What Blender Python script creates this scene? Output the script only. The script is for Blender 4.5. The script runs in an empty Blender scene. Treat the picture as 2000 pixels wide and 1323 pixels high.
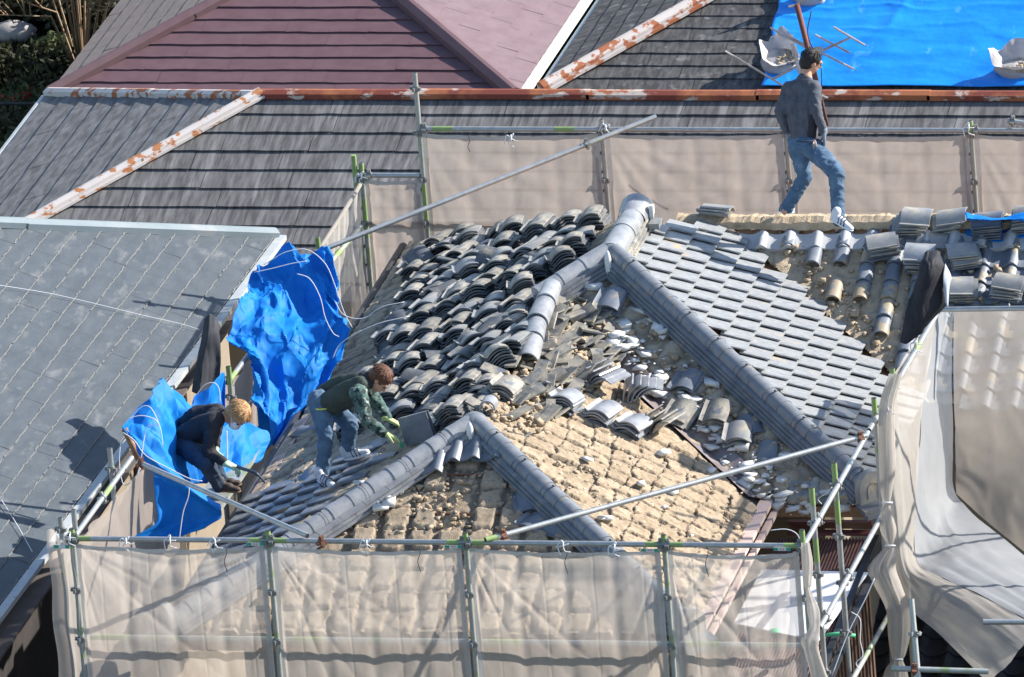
import bpy, bmesh, math, random
import numpy as np
from mathutils import Vector, Matrix
random.seed(7); rng = np.random.default_rng(7)
SC = bpy.context.scene; COL = SC.collection
# ------------------------------------------------------------------ camera
CAM = np.array([33.296, -113.1203, 43.9402])
def _basis(th, p, r):
    c, s = math.cos(th), math.sin(th)
    right = np.array([c, s, 0.]); dh = np.array([-s, c, 0.])
    fw = math.cos(p)*dh + np.array([0, 0, -math.sin(p)])
    up = np.cross(right, fw)
    return math.cos(r)*right-math.sin(r)*up, math.sin(r)*right+math.cos(r)*up, fw
RT, UP, FW = _basis(math.radians(14.43867), math.radians(19.77885), math.radians(4.59732))
FPX = 27623.4
cd = bpy.data.cameras.new("camera"); cam = bpy.data.objects.new("camera", cd); COL.objects.link(cam)
m = Matrix(((RT[0], UP[0], -FW[0], CAM[0]), (RT[1], UP[1], -FW[1], CAM[1]), (RT[2], UP[2], -FW[2], CAM[2]), (0, 0, 0, 1)))
cam.matrix_world = m
cd.sensor_width = 36; cd.lens = FPX/2000*36; cd.clip_start = 1; cd.clip_end = 2000
SC.camera = cam
# ------------------------------------------------------------------ sky, sun, exposure
SUN = np.array([.74, .43, .52]); SUN = SUN/np.linalg.norm(SUN)
w = bpy.data.worlds.new("World"); SC.world = w; w.use_nodes = True
nt = w.node_tree; bg = nt.nodes['Background']
sky = nt.nodes.new('ShaderNodeTexSky'); sky.sky_type = 'NISHITA'; sky.sun_disc = False
sky.sun_elevation = math.asin(SUN[2]); sky.sun_rotation = math.atan2(SUN[0], SUN[1])
sky.air_density = 1.0; sky.dust_density = .6; sky.ozone_density = 1.5
nt.links.new(sky.outputs[0], bg.inputs[0]); bg.inputs[1].default_value = .125
sl = bpy.data.lights.new("sun", 'SUN'); sl.energy = 5; sl.angle = math.radians(.5); sl.color = (1, .94, .86)
so = bpy.data.objects.new("sun", sl); COL.objects.link(so)
so.rotation_euler = Vector(SUN).to_track_quat('Z', 'Y').to_euler()
SC.view_settings.view_transform = 'Standard'; SC.view_settings.look = 'None'
SC.view_settings.exposure = .9; SC.view_settings.gamma = 1
try:
    SC.cycles.transparent_max_bounces = 16; SC.cycles.max_bounces = 8
except Exception: pass
# ------------------------------------------------------------------ helpers: picture <-> place
def A_(*v): return np.array(v, float)
def ray(px, py): return RT*((px-1000)/FPX)+UP*((661.5-py)/FPX)+FW
def at_z(px, py, z): v = ray(px, py); return CAM+v*((z-CAM[2])/v[2])
def at_y(px, py, y): v = ray(px, py); return CAM+v*((y-CAM[1])/v[1])
def at_x(px, py, x): v = ray(px, py); return CAM+v*((x-CAM[0])/v[0])
def depth(P): return float((np.array(P)-CAM)@FW)
def at_d(px, py, d): return CAM+ray(px, py)*d
def at_plane(px, py, P0, n): v = ray(px, py); return CAM+v*(((np.array(P0)-CAM)@n)/(v@n))
def pix(P):
    P = np.atleast_2d(P)-CAM; z = P@FW
    return np.stack([1000+FPX*(P@RT)/z, 661.5-FPX*(P@UP)/z], -1)
def nrm(v): v = np.array(v, float); return v/np.linalg.norm(v)
def inpoly(p, poly):
    x, y = p; c = False; j = len(poly)-1
    for i in range(len(poly)):
        if (poly[i][1] > y) != (poly[j][1] > y) and x < (poly[j][0]-poly[i][0])*(y-poly[i][1])/(poly[j][1]-poly[i][1]+1e-12)+poly[i][0]: c = not c
        j = i
    return c
# noise
def _h(ix, iy, s):
    n = (ix.astype(np.int64)*374761393+iy.astype(np.int64)*668265263+s*982451653) & 0xffffffff
    n = ((n ^ (n >> 13))*1274126177) & 0xffffffff
    return ((n ^ (n >> 16)) & 0xffff)/65535.
def vn(x, y, s=0):
    x = np.asarray(x, float); y = np.asarray(y, float)
    ix = np.floor(x); iy = np.floor(y); fx = x-ix; fy = y-iy
    fx = fx*fx*(3-2*fx); fy = fy*fy*(3-2*fy)
    a = _h(ix, iy, s); b = _h(ix+1, iy, s); c = _h(ix, iy+1, s); d = _h(ix+1, iy+1, s)
    return (a*(1-fx)+b*fx)*(1-fy)+(c*(1-fx)+d*fx)*fy
def fbm(x, y, s=0, o=4):
    r = 0; a = .5; t = 0
    for k in range(o): r = r+a*vn(np.asarray(x)*2**k, np.asarray(y)*2**k, s+k*17); t += a; a *= .5
    return r/t
def cell(x, y, s=0):          # distance to nearest feature point, and its id
    x = np.asarray(x, float); y = np.asarray(y, float); ix = np.floor(x); iy = np.floor(y)
    best = np.full(x.shape, 9.); sec = np.full(x.shape, 9.); idv = np.zeros(x.shape)
    for dx in (-1, 0, 1):
        for dy in (-1, 0, 1):
            cx = ix+dx; cy = iy+dy
            px = cx+_h(cx, cy, s+3); py = cy+_h(cx, cy, s+9); d = np.hypot(px-x, py-y); hid = _h(cx, cy, s+5)
            m_ = d < best
            sec = np.where(m_, best, np.minimum(sec, d)); idv = np.where(m_, hid, idv); best = np.where(m_, d, best)
    return best, sec, idv
# ------------------------------------------------------------------ materials
MATS = {}
def mat(name, c1, c2=None, scale=4, lo=.35, hi=.65, rough=.75, bump=.0, bscale=60, c3=None, s3=6, t3=.6, w3=.05, stretch=(1, 1, 1),
        metal=0, spec=.4, rnd=0, stretch3=(1, 1, 1), trans=0, transl=0, coat=0, attr=None, ca=None, transmap=None):
    m = bpy.data.materials.new(name); m.use_nodes = True; n = m.node_tree.nodes; L = m.node_tree.links
    b = n['Principled BSDF']; out = n['Material Output']
    tc = n.new('ShaderNodeTexCoord')
    def noise(sc, st, det=6):
        mp = n.new('ShaderNodeMapping'); mp.inputs['Scale'].default_value = st
        L.new(tc.outputs['Object'], mp.inputs['Vector'])
        t = n.new('ShaderNodeTexNoise'); t.inputs['Scale'].default_value = sc; t.inputs['Detail'].default_value = det; t.inputs['Roughness'].default_value = .6
        L.new(mp.outputs[0], t.inputs['Vector']); return t.outputs['Fac']
    def mr(o, a, bb):
        k = n.new('ShaderNodeMapRange'); k.inputs[1].default_value = a; k.inputs[2].default_value = bb; L.new(o, k.inputs[0]); return k.outputs[0]
    def mix(f, a, bb):
        k = n.new('ShaderNodeMix'); k.data_type = 'RGBA'
        if isinstance(f, float): k.inputs[0].default_value = f
        else: L.new(f, k.inputs[0])
        for s_, v in ((6, a), (7, bb)):
            if isinstance(v, tuple): k.inputs[s_].default_value = (*v, 1)
            else: L.new(v, k.inputs[s_])
        return k.outputs[2]
    col = c1 if c2 is None else mix(mr(noise(scale, stretch), lo, hi), c1, c2)
    if c3 is not None: col = mix(mr(noise(s3, stretch3), t3, t3+w3), col, c3)
    if attr:
        a = n.new('ShaderNodeAttribute'); a.attribute_name = attr; col = mix(a.outputs['Fac'], ca, col)
    if rnd:
        oi = n.new('ShaderNodeObjectInfo'); hs = n.new('ShaderNodeHueSaturation'); hs.inputs['Value'].default_value = 1
        k = n.new('ShaderNodeMapRange'); k.inputs[3].default_value = 1-rnd; k.inputs[4].default_value = 1+rnd; L.new(oi.outputs['Random'], k.inputs[0]); L.new(k.outputs[0], hs.inputs['Value'])
        if isinstance(col, tuple): hs.inputs['Color'].default_value = (*col, 1)
        else: L.new(col, hs.inputs['Color'])
        col = hs.outputs[0]
    if isinstance(col, tuple): b.inputs['Base Color'].default_value = (*col, 1)
    else: L.new(col, b.inputs['Base Color'])
    b.inputs['Roughness'].default_value = rough; b.inputs['Metallic'].default_value = metal
    b.inputs['Specular IOR Level'].default_value = spec; b.inputs['Coat Weight'].default_value = coat
    if bump:
        bp = n.new('ShaderNodeBump'); bp.inputs['Strength'].default_value = bump; bp.inputs['Distance'].default_value = .01
        L.new(noise(bscale, (1, 1, 1), 4), bp.inputs['Height']); L.new(bp.outputs[0], b.inputs['Normal'])
    sh = b.outputs[0]
    if transl:
        t = n.new('ShaderNodeBsdfTranslucent'); x = n.new('ShaderNodeMixShader'); x.inputs[0].default_value = transl
        if isinstance(col, tuple): t.inputs[0].default_value = (*col, 1)
        else: L.new(col, t.inputs[0])
        L.new(sh, x.inputs[1]); L.new(t.outputs[0], x.inputs[2]); sh = x.outputs[0]
    if trans:
        t = n.new('ShaderNodeBsdfTransparent'); x = n.new('ShaderNodeMixShader')
        x.inputs[0].default_value = 1-trans
        if transmap:
            k = n.new('ShaderNodeMapRange'); k.inputs[1].default_value = .3; k.inputs[2].default_value = .7
            k.inputs[3].default_value = 1-trans-transmap; k.inputs[4].default_value = 1-trans+transmap
            L.new(noise(7, (1, 1, .3)), k.inputs[0]); L.new(k.outputs[0], x.inputs[0])
        L.new(t.outputs[0], x.inputs[1]); L.new(sh, x.inputs[2]); sh = x.outputs[0]
    L.new(sh, out.inputs[0]); MATS[name] = m; return m
T = (.19, .205, .225)
mat('tile_lit', (.19, .20, .215), (.33, .325, .30), 5, rough=.42, spec=.5, bump=.12, c3=(.44, .37, .26), s3=5, t3=.57, w3=.08, rnd=.18)
mat('tile_dusty', (.15, .15, .145), (.38, .345, .275), 7, rough=.6, spec=.35, bump=.2, c3=(.13, .15, .18), s3=9, t3=.56, w3=.08, rnd=.22)
mat('tile_silver', (.21, .22, .24), (.33, .34, .35), 9, rough=.33, spec=.7, bump=.08, c3=(.40, .35, .27), s3=7, t3=.66, w3=.06, rnd=.12)
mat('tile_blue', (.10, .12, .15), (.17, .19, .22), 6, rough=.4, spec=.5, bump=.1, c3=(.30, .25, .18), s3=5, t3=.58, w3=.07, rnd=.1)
mat('tile_ridge', (.15, .165, .185), (.22, .235, .255), 8, rough=.4, spec=.55, bump=.1, c3=(.30, .265, .21), s3=7, t3=.57, w3=.12)
mat('tile_slope', (.22, .235, .25), (.37, .38, .38), 14, rough=.5, spec=.4, bump=.15, c3=(.50, .37, .22), s3=2.2, t3=.66, w3=.06, stretch=(1, 4, 1), stretch3=(1, 2, 2))
mat('tile_front', (.13, .155, .19), (.21, .23, .26), 6, rough=.42, spec=.5, bump=.1, c3=(.34, .28, .19), s3=3.4, t3=.54, w3=.05)
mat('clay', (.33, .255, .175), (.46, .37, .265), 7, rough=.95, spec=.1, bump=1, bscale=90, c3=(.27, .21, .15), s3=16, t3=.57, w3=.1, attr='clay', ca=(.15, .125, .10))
mat('clay_bright', (.42, .33, .22), (.56, .45, .32), 9, rough=.95, spec=.1, bump=.9, bscale=70, c3=(.30, .24, .17), s3=12, t3=.6, w3=.1)
mat('clay_dull', (.35, .29, .205), (.47, .405, .31), 9, rough=.95, spec=.1, bump=.8, bscale=60, c3=(.20, .18, .16), s3=9, t3=.58, w3=.1, attr='clay', ca=(.25, .21, .165))
mat('clay_lump', (.36, .28, .19), (.50, .41, .30), 12, rough=.95, spec=.1, bump=.8, bscale=80)
mat('plaster', (.62, .62, .60), (.74, .73, .70), 10, rough=.85, spec=.2, bump=.5, bscale=50, c3=(.45, .38, .29), s3=9, t3=.62, w3=.08)
mat('valley_metal', (.20, .16, .16), (.30, .27, .28), 6, rough=.5, spec=.5, metal=.3, c3=(.42, .34, .24), s3=5, t3=.52, w3=.1)
mat('steel', (.34, .36, .37), (.46, .47, .46), 12, rough=.42, metal=.55, spec=.5, bump=.05, c3=(.30, .38, .24), s3=3, t3=.66, w3=.06)
mat('steel_old', (.42, .44, .42), (.36, .38, .36), 14, rough=.5, metal=.4, spec=.5, c3=(.26, .35, .17), s3=5, t3=.52, w3=.12)
mat('green_band', (.25, .37, .11), (.24, .32, .15), 20, rough=.55)
mat('rust_clamp', (.22, .09, .05), (.12, .06, .045), 30, rough=.8, bump=.4)
mat('clamp', (.22, .24, .25), (.3, .3, .29), 30, rough=.5, metal=.6)
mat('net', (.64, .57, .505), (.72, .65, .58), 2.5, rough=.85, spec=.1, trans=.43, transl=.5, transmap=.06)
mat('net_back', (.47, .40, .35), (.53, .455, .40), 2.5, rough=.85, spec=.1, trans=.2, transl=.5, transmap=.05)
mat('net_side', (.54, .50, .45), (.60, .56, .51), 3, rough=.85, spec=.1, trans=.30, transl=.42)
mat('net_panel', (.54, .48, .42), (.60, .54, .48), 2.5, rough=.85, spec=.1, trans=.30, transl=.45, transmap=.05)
mat('net_shade', (.40, .415, .43), (.46, .47, .485), 2, rough=.85, spec=.1, trans=.32, transl=.25)  # blue-grey tint puts the hollow's shade into the net colour
mat('net_hem', (.55, .53, .50), (.62, .6, .57), 8, rough=.8, transl=.3, trans=.1)
mat('tarp', (.006, .20, .68), (.01, .26, .76), 5, rough=.6, spec=.22, transl=.22)
mat('tarp_far', (.008, .24, .80), (.012, .30, .88), 3, rough=.32, spec=.6, bump=.5, bscale=10, c3=(.1, .42, .88), s3=5, t3=.62, w3=.1, stretch3=(1, .3, 1))
mat('cord', (.72, .73, .74), rough=.6)
mat('cord_black', (.03, .03, .035), rough=.7)
mat('slate_grey', (.085, .082, .082), (.185, .182, .18), 5, .38, .66, rough=.8, spec=.25, bump=.3, bscale=120, stretch=(4, .5, 1), c3=(.29, .285, .28), s3=1.6, t3=.54, w3=.2, stretch3=(5, .5, 1))
mat('slate_grey_side', (.10, .098, .098), (.20, .20, .205), 4, .38, .66, rough=.8, spec=.25, bump=.3, bscale=120, stretch=(.8, 3, 1))
mat('slate_maroon', (.125, .068, .078), (.15, .085, .095), 5, rough=.62, spec=.35, bump=.15, bscale=60, stretch=(1, 1, 1))
mat('slate_mauve', (.19, .125, .135), (.225, .155, .165), 5, rough=.55, spec=.4, bump=.15, bscale=60)
mat('slate_taupe', (.17, .14, .12), (.21, .175, .155), 5, rough=.7, spec=.3, bump=.15, bscale=60, stretch=(1, 4, 1))
mat('slate_dark', (.06, .06, .062), (.13, .128, .125), 9, .4, .65, rough=.85, spec=.2, bump=.4, bscale=100, c3=(.22, .22, .21), s3=6, t3=.58, w3=.12, stretch=(2, .6, 1))
mat('slate_blue', (.062, .078, .093), (.086, .104, .120), 3, rough=.66, spec=.35, bump=.25, bscale=80, c3=(.165, .172, .178), s3=2.6, t3=.56, w3=.16, stretch=(1, 2, 1), stretch3=(1, 2, 1))
mat('slate_edge', (.155, .155, .15), (.215, .215, .205), 20, rough=.9)
mat('cap_mix', (.56, .50, .46), (.62, .57, .53), 4, rough=.65, c3=(.38, .13, .055), s3=6, t3=.505, w3=.04, stretch3=(1, 1, 1))
mat('cap_maroon', (.13, .075, .08), (.15, .09, .095), 6, rough=.5)
mat('cap_grey', (.20, .25, .27), (.25, .29, .31), 3, rough=.5, spec=.4, c3=(.30, .32, .32), s3=3, t3=.6, w3=.1, stretch=(1, 1, 1))
mat('cap_rust', (.40, .14, .06), (.22, .055, .035), 1.6, .45, .55, rough=.7, c3=(.56, .47, .40), s3=3.2, t3=.565, w3=.05, stretch3=(1, 1, 2.5))
mat('cap_white', (.54, .50, .47), (.60, .56, .53), 4, rough=.6, c3=(.42, .17, .065), s3=6.5, t3=.545, w3=.03, stretch3=(1, 1, 2))
mat('gutter', (.36, .40, .42), (.48, .5, .48), 6, rough=.5, spec=.4, c3=(.2, .2, .17), s3=7, t3=.6, w3=.1)
mat('gutter_pale', (.62, .68, .63), (.68, .72, .68), 6, rough=.5)
mat('wall_beige', (.25, .205, .15), (.29, .24, .18), 4, rough=.85, bump=.1)
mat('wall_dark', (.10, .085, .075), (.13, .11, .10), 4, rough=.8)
mat('wood_brown', (.22, .12, .06), (.30, .17, .09), 8, rough=.7, stretch=(1, 1, 8))
mat('brown_metal', (.11, .035, .03), (.14, .05, .045), 6, rough=.4, spec=.5)
mat('brown_corr', (.12, .06, .05), (.17, .09, .075), 5, rough=.55, c3=(.24, .18, .15), s3=3, t3=.6, w3=.1)
mat('white_board', (.74, .75, .76), (.80, .80, .80), 3, rough=.5)
mat('black_trim', (.02, .021, .024), (.04, .04, .045), 6, rough=.4)
mat('glass', (.02, .025, .03), rough=.1, spec=.7)
mat('shutter', (.10, .06, .045), (.13, .08, .06), 5, rough=.6)
mat('denim', (.055, .105, .175), (.10, .17, .26), 9, rough=.85, bump=.35, bscale=90, c3=(.17, .25, .34), s3=7, t3=.62, w3=.1)
mat('denim_dark', (.022, .038, .07), (.045, .07, .11), 9, rough=.85, bump=.35, bscale=90)
mat('shirt_grey', (.062, .068, .085), (.10, .108, .13), 25, rough=.85, bump=.3, bscale=120, stretch=(1, 1, .3))
mat('shirt_black', (.018, .018, .024), (.03, .027, .032), 9, rough=.8, bump=.3, bscale=60)
mat('vest_green', (.030, .042, .036), (.045, .06, .05), 9, rough=.8, bump=.3, bscale=60)
mat('camo', (.02, .035, .033), (.07, .13, .115), 16, .47, .5, rough=.85, bump=.3, bscale=60, c3=(.30, .33, .29), s3=20, t3=.60, w3=.02)
mat('jacket', (.010, .011, .017), (.017, .018, .026), 8, rough=.75, bump=.3, bscale=40)
mat('lining', (.32, .36, .42), (.4, .43, .48), 8, rough=.8)
mat('jacket_grey', (.028, .03, .038), (.045, .048, .055), 8, rough=.8, bump=.2)
mat('skin', (.52, .29, .20), (.58, .34, .24), 12, rough=.55, spec=.35)
mat('hair_black', (.012, .011, .012), (.02, .018, .018), 60, rough=.5, bump=.8, bscale=130, stretch=(1, 1, .3))
mat('hair_brown', (.09, .035, .022), (.20, .085, .045), 60, rough=.5, bump=.9, bscale=130, stretch=(1, 1, .3))
mat('hair_blond', (.40, .20, .08), (.66, .40, .19), 60, rough=.5, bump=.9, bscale=130, stretch=(1, 1, .3))
mat('glove_grey', (.17, .20, .25), (.23, .26, .31), 20, rough=.85)
mat('glove_yellow', (.42, .52, .20), (.50, .58, .28), 20, rough=.85)
mat('glove_green', (.03, .26, .15), (.05, .32, .19), 20, rough=.6)
mat('glove_mint', (.38, .56, .36), (.46, .62, .44), 20, rough=.8)
mat('shoe_white', (.55, .57, .60), (.64, .66, .68), 20, rough=.6)
mat('shoe_navy', (.03, .045, .09), rough=.6)
mat('shoe_brown', (.10, .07, .05), (.05, .04, .04), 20, rough=.7)
mat('mask', (.72, .76, .82), rough=.8)
mat('belt_yellow', (.60, .62, .10), rough=.7)
mat('tool_steel', (.12, .15, .19), rough=.4, metal=.6)
mat('antenna_metal', (.55, .52, .50), (.42, .30, .25), 12, rough=.5, metal=.3)
mat('mast_rust', (.23, .075, .045), (.15, .055, .04), 12, rough=.7)
mat('sack', (.44, .42, .42), (.52, .50, .49), 10, rough=.8, bump=.4, bscale=30, transl=.15)
mat('soil_fill', (.33, .26, .17), (.48, .4, .28), 25, rough=.95, bump=.9, bscale=60)
mat('ground', (.02, .018, .012), (.04, .035, .02), 1.2, rough=1, bump=.4, c3=(.03, .05, .02), s3=2, t3=.5, w3=.1)
mat('leaf', (.028, .034, .016), (.055, .058, .028), 3, rough=.7, transl=.25)
mat('leaf_light', (.06, .085, .03), (.09, .11, .045), 3, rough=.7, transl=.25)
mat('flower_red', (.30, .03, .03), rough=.7)
mat('flower_violet', (.35, .22, .45), rough=.7)
mat('bark', (.16, .11, .07), (.10, .07, .05), 20, rough=.9)
mat('green_plastic', (.10, .55, .28), rough=.6)
mat('label_green', (.02, .32, .22), rough=.5)
mat('label_white', (.7, .7, .68), rough=.5)
mat('label_red', (.6, .2, .2), rough=.5)
mat('chalk', (.5, .6, .65), rough=.9)
mat('pantile_dark', (.012, .013, .018), (.025, .026, .033), 6, rough=.5)
mat('orange_paint', (.60, .25, .04), rough=.6)
mat('asphalt', (.05, .05, .05), (.065, .06, .06), 3, rough=.95)
# ------------------------------------------------------------------ mesh helpers
def tag(o, label=None, cat=None, group=None, kind=None):
    if label: o['label'] = label
    if cat: o['category'] = cat
    if group: o['group'] = group
    if kind: o['kind'] = kind
    return o
def empty(name, loc, label=None, cat=None, group=None):
    o = bpy.data.objects.new(name, None); COL.objects.link(o); o.location = Vector(loc); o.empty_display_size = .1
    return tag(o, label, cat, group)
def newmesh(name, V, F, m, parent=None, smooth=False, attr=None):
    me = bpy.data.meshes.new(name)
    V = np.asarray(V, float).reshape(-1, 3)
    if isinstance(F, np.ndarray):
        n, k = F.shape
        me.vertices.add(len(V)); me.vertices.foreach_set('co', V.ravel())
        me.loops.add(n*k); me.loops.foreach_set('vertex_index', F.ravel().astype(np.int32))
        me.polygons.add(n); me.polygons.foreach_set('loop_start', np.arange(0, n*k, k, dtype=np.int32))
        me.update(calc_edges=True); me.validate()
    else:
        me.from_pydata([tuple(v) for v in V], [], F); me.update()
    if attr is not None:
        a = me.attributes.new('clay', 'FLOAT', 'POINT'); a.data.foreach_set('value', np.asarray(attr, np.float32))
    if smooth is True: me.polygons.foreach_set('use_smooth', [True]*len(me.polygons))
    elif smooth:
        me.polygons.foreach_set('use_smooth', [True]*len(me.polygons))
        try: me.set_sharp_from_angle(angle=smooth)
        except Exception: pass
    if m: me.materials.append(MATS[m])
    o = bpy.data.objects.new(name, me); COL.objects.link(o)
    if parent:
        o.parent = parent; o.matrix_parent_inverse = parent.matrix_basis.inverted() if False else Matrix.Identity(4)
        # meshes are written in world coordinates: cancel the parent's transform
        o.matrix_parent_inverse = world_of(parent).inverted()
    return o
def world_of(o):
    mw = o.matrix_basis.copy()
    while o.parent: mw = o.parent.matrix_basis @ o.matrix_parent_inverse @ mw if False else (world_of(o.parent) @ o.matrix_parent_inverse @ mw); return mw
    return mw
class MB:
    def __init__(s): s.V = []; s.F = []; s.n = 0
    def add(s, V, F):
        V = np.asarray(V, float).reshape(-1, 3); s.V.append(V); s.F += [tuple(int(i)+s.n for i in f) for f in F]; s.n += len(V); return s
    def box(s, c, x, y, z):   # centre and three half-axis vectors
        c, x, y, z = map(lambda a: np.array(a, float), (c, x, y, z))
        v = [c+a*x+b*y+d*z for a in (-1, 1) for b in (-1, 1) for d in (-1, 1)]
        f = [(0, 1, 3, 2), (4, 6, 7, 5), (0, 4, 5, 1), (2, 3, 7, 6), (0, 2, 6, 4), (1, 5, 7, 3)]
        if np.dot(np.cross(x, y), z) < 0: f = [t[::-1] for t in f]
        return s.add(v, f)
    def tube(s, pts, r, n=10, caps=True, closed=False):
        pts = [np.array(p, float) for p in pts]; R = r if hasattr(r, '__len__') else [r]*len(pts)
        V = []; F = []; pn = None
        for i, p in enumerate(pts):
            t = nrm(pts[min(i+1, len(pts)-1)]-pts[max(i-1, 0)]+1e-12)
            if pn is None: pn = nrm(np.cross(t, (0.13, .2, 1) if abs(t[2]) < .9 else (1, .1, 0)))
            pn = nrm(pn-t*(pn@t)); bn = np.cross(t, pn)
            for k in range(n):
                a = 2*math.pi*k/n; V.append(p+R[i]*(math.cos(a)*pn+math.sin(a)*bn))
        for i in range(len(pts)-1):
            for k in range(n):
                a = i*n+k; b = i*n+(k+1) % n; F.append((a, b, b+n, a+n))
        if caps: F.append(tuple(range(n))[::-1]); F.append(tuple((len(pts)-1)*n+k for k in range(n)))
        return s.add(V, F)
    def build(s, name, m, parent=None, smooth=False):
        return newmesh(name, np.concatenate(s.V), s.F, m, parent, smooth)
def spline(pts, n=8):
    P = [np.array(p, float) for p in pts]; P = [2*P[0]-P[1]]+P+[2*P[-1]-P[-2]]; out = []
    for i in range(1, len(P)-2):
        for k in range(n):
            t = k/n; out.append(.5*((2*P[i])+(-P[i-1]+P[i+1])*t+(2*P[i-1]-5*P[i]+4*P[i+1]-P[i+2])*t*t+(-P[i-1]+3*P[i]-3*P[i+1]+P[i+2])*t**3))
    out.append(P[-2]); return out
def surf_pts(rows, ref, n=8):  # rows of (px, py, metres towards(-)/away(+) from depth ref) -> smooth grid of world points
    G = [spline([(p[0], p[1], p[2] if len(p) > 2 else 0) for p in r], n) for r in rows]
    cols = list(zip(*G)); G2 = [spline(list(c), n) for c in cols]; G2 = np.array(G2).transpose(1, 0, 2)
    P = np.zeros(G2.shape)
    for i in range(G2.shape[0]):
        for j in range(G2.shape[1]): P[i, j] = at_d(G2[i, j, 0], G2[i, j, 1], ref+G2[i, j, 2])
    return P
def grid_faces(a, b):
    i, j = np.meshgrid(np.arange(a-1), np.arange(b-1), indexing='ij'); k = (i*b+j).ravel()
    return np.stack([k, k+1, k+b+1, k+b], 1)
def grid_normals(P):
    du = np.gradient(P, axis=1); dv = np.gradient(P, axis=0); n = np.cross(du, dv); return n/(np.linalg.norm(n, axis=2, keepdims=True)+1e-12)
def crumple(P, amp, sx, sy, seed, ridged=True, scale=1.0):
    a, b = P.shape[:2]; N = grid_normals(P)
    lu = np.concatenate([[0], np.cumsum(np.linalg.norm(np.diff(P[a//2], axis=0), axis=1))]); lv = np.concatenate([[0], np.cumsum(np.linalg.norm(np.diff(P[:, b//2], axis=0), axis=1))])
    U, Vv = np.meshgrid(lu, lv)
    wx = U*sx+1.2*fbm(U*1.5, Vv*1.5, seed+40); wy = Vv*sy+1.2*fbm(U*1.5, Vv*1.5, seed+80)
    d = 0
    for k, (f, g) in enumerate(((1, 1), (2.1, .5), (4.3, .22))):
        v = vn(wx*f, wy*f, seed+k*7); d = d+g*((1-np.abs(2*v-1)) if ridged else v)
    return P+N*(amp*(d-.8))[..., None]
def creases(P, amp, lam, seed, n=7, vert=.6, warp=.25):
    """crisp planar facets: a sum of warped triangle waves in different directions across the cloth"""
    rr = random.Random(seed); N = grid_normals(P); a, b = P.shape[:2]
    lu = np.concatenate([[0], np.cumsum(np.linalg.norm(np.diff(P[a//2], axis=0), axis=1))]); lv = np.concatenate([[0], np.cumsum(np.linalg.norm(np.diff(P[:, b//2], axis=0), axis=1))])
    U, V = np.meshgrid(lu, lv); d = 0
    for k in range(n):
        an = rr.gauss(0, 1-vert)*1.2+(0 if k % 3 else rr.uniform(-1.2, 1.2)); L = lam*rr.uniform(.5, 1.6)*(.75**(k//2)); x = (U*math.cos(an)+V*math.sin(an))/L+rr.random()*9+warp*2.5*fbm(U*1.3/lam*.5, V*1.3/lam*.5, seed+k*11)
        t = np.abs((x % 1)*2-1); m_ = np.clip(fbm(U*.8/lam, V*.6/lam, seed+k*5+100)*2.2-.5, .1, 1); d = d+t*L*m_
    d = d-d.mean(); return P+N*(d*amp)[..., None]
def sheet(name, P, m, parent=None, thick=0, smooth=True):
    a, b = P.shape[:2]; F = grid_faces(a, b)
    o = newmesh(name, P.reshape(-1, 3), F, m, parent, smooth)
    if thick:
        md = o.modifiers.new('thick', 'SOLIDIFY'); md.thickness = thick; md.offset = 0
    return o
def lerp(a, b, t): return np.array(a)*(1-t)+np.array(b)*t
def ordn(i): return ['first', 'second', 'third', 'fourth', 'fifth', 'sixth', 'seventh', 'eighth', 'ninth', 'tenth', 'eleventh', 'twelfth', 'thirteenth', 'fourteenth', 'fifteenth', 'sixteenth', 'seventeenth', 'eighteenth', 'nineteenth', 'twentieth', 'twenty-first', 'twenty-second', 'twenty-third', 'twenty-fourth'][i]
def world_of(o):
    mw = o.matrix_basis.copy()
    if o.parent: mw = world_of(o.parent) @ o.matrix_parent_inverse @ mw
    return mw
# ================================================================== GROUND
GZ = -7.0
gv = [(-400, -300, GZ), (500, -300, GZ), (500, 900, GZ), (-400, 900, GZ)]
tag(newmesh('ground', gv, [(0, 1, 2, 3)], 'ground'), kind='structure')
tag(newmesh('road', [(-1.7, -60, GZ+.004), (-.1, -60, GZ+.004), (-.1, 60, GZ+.004), (-1.7, 60, GZ+.004)], [(0, 1, 2, 3)], 'asphalt'), kind='structure')
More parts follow.
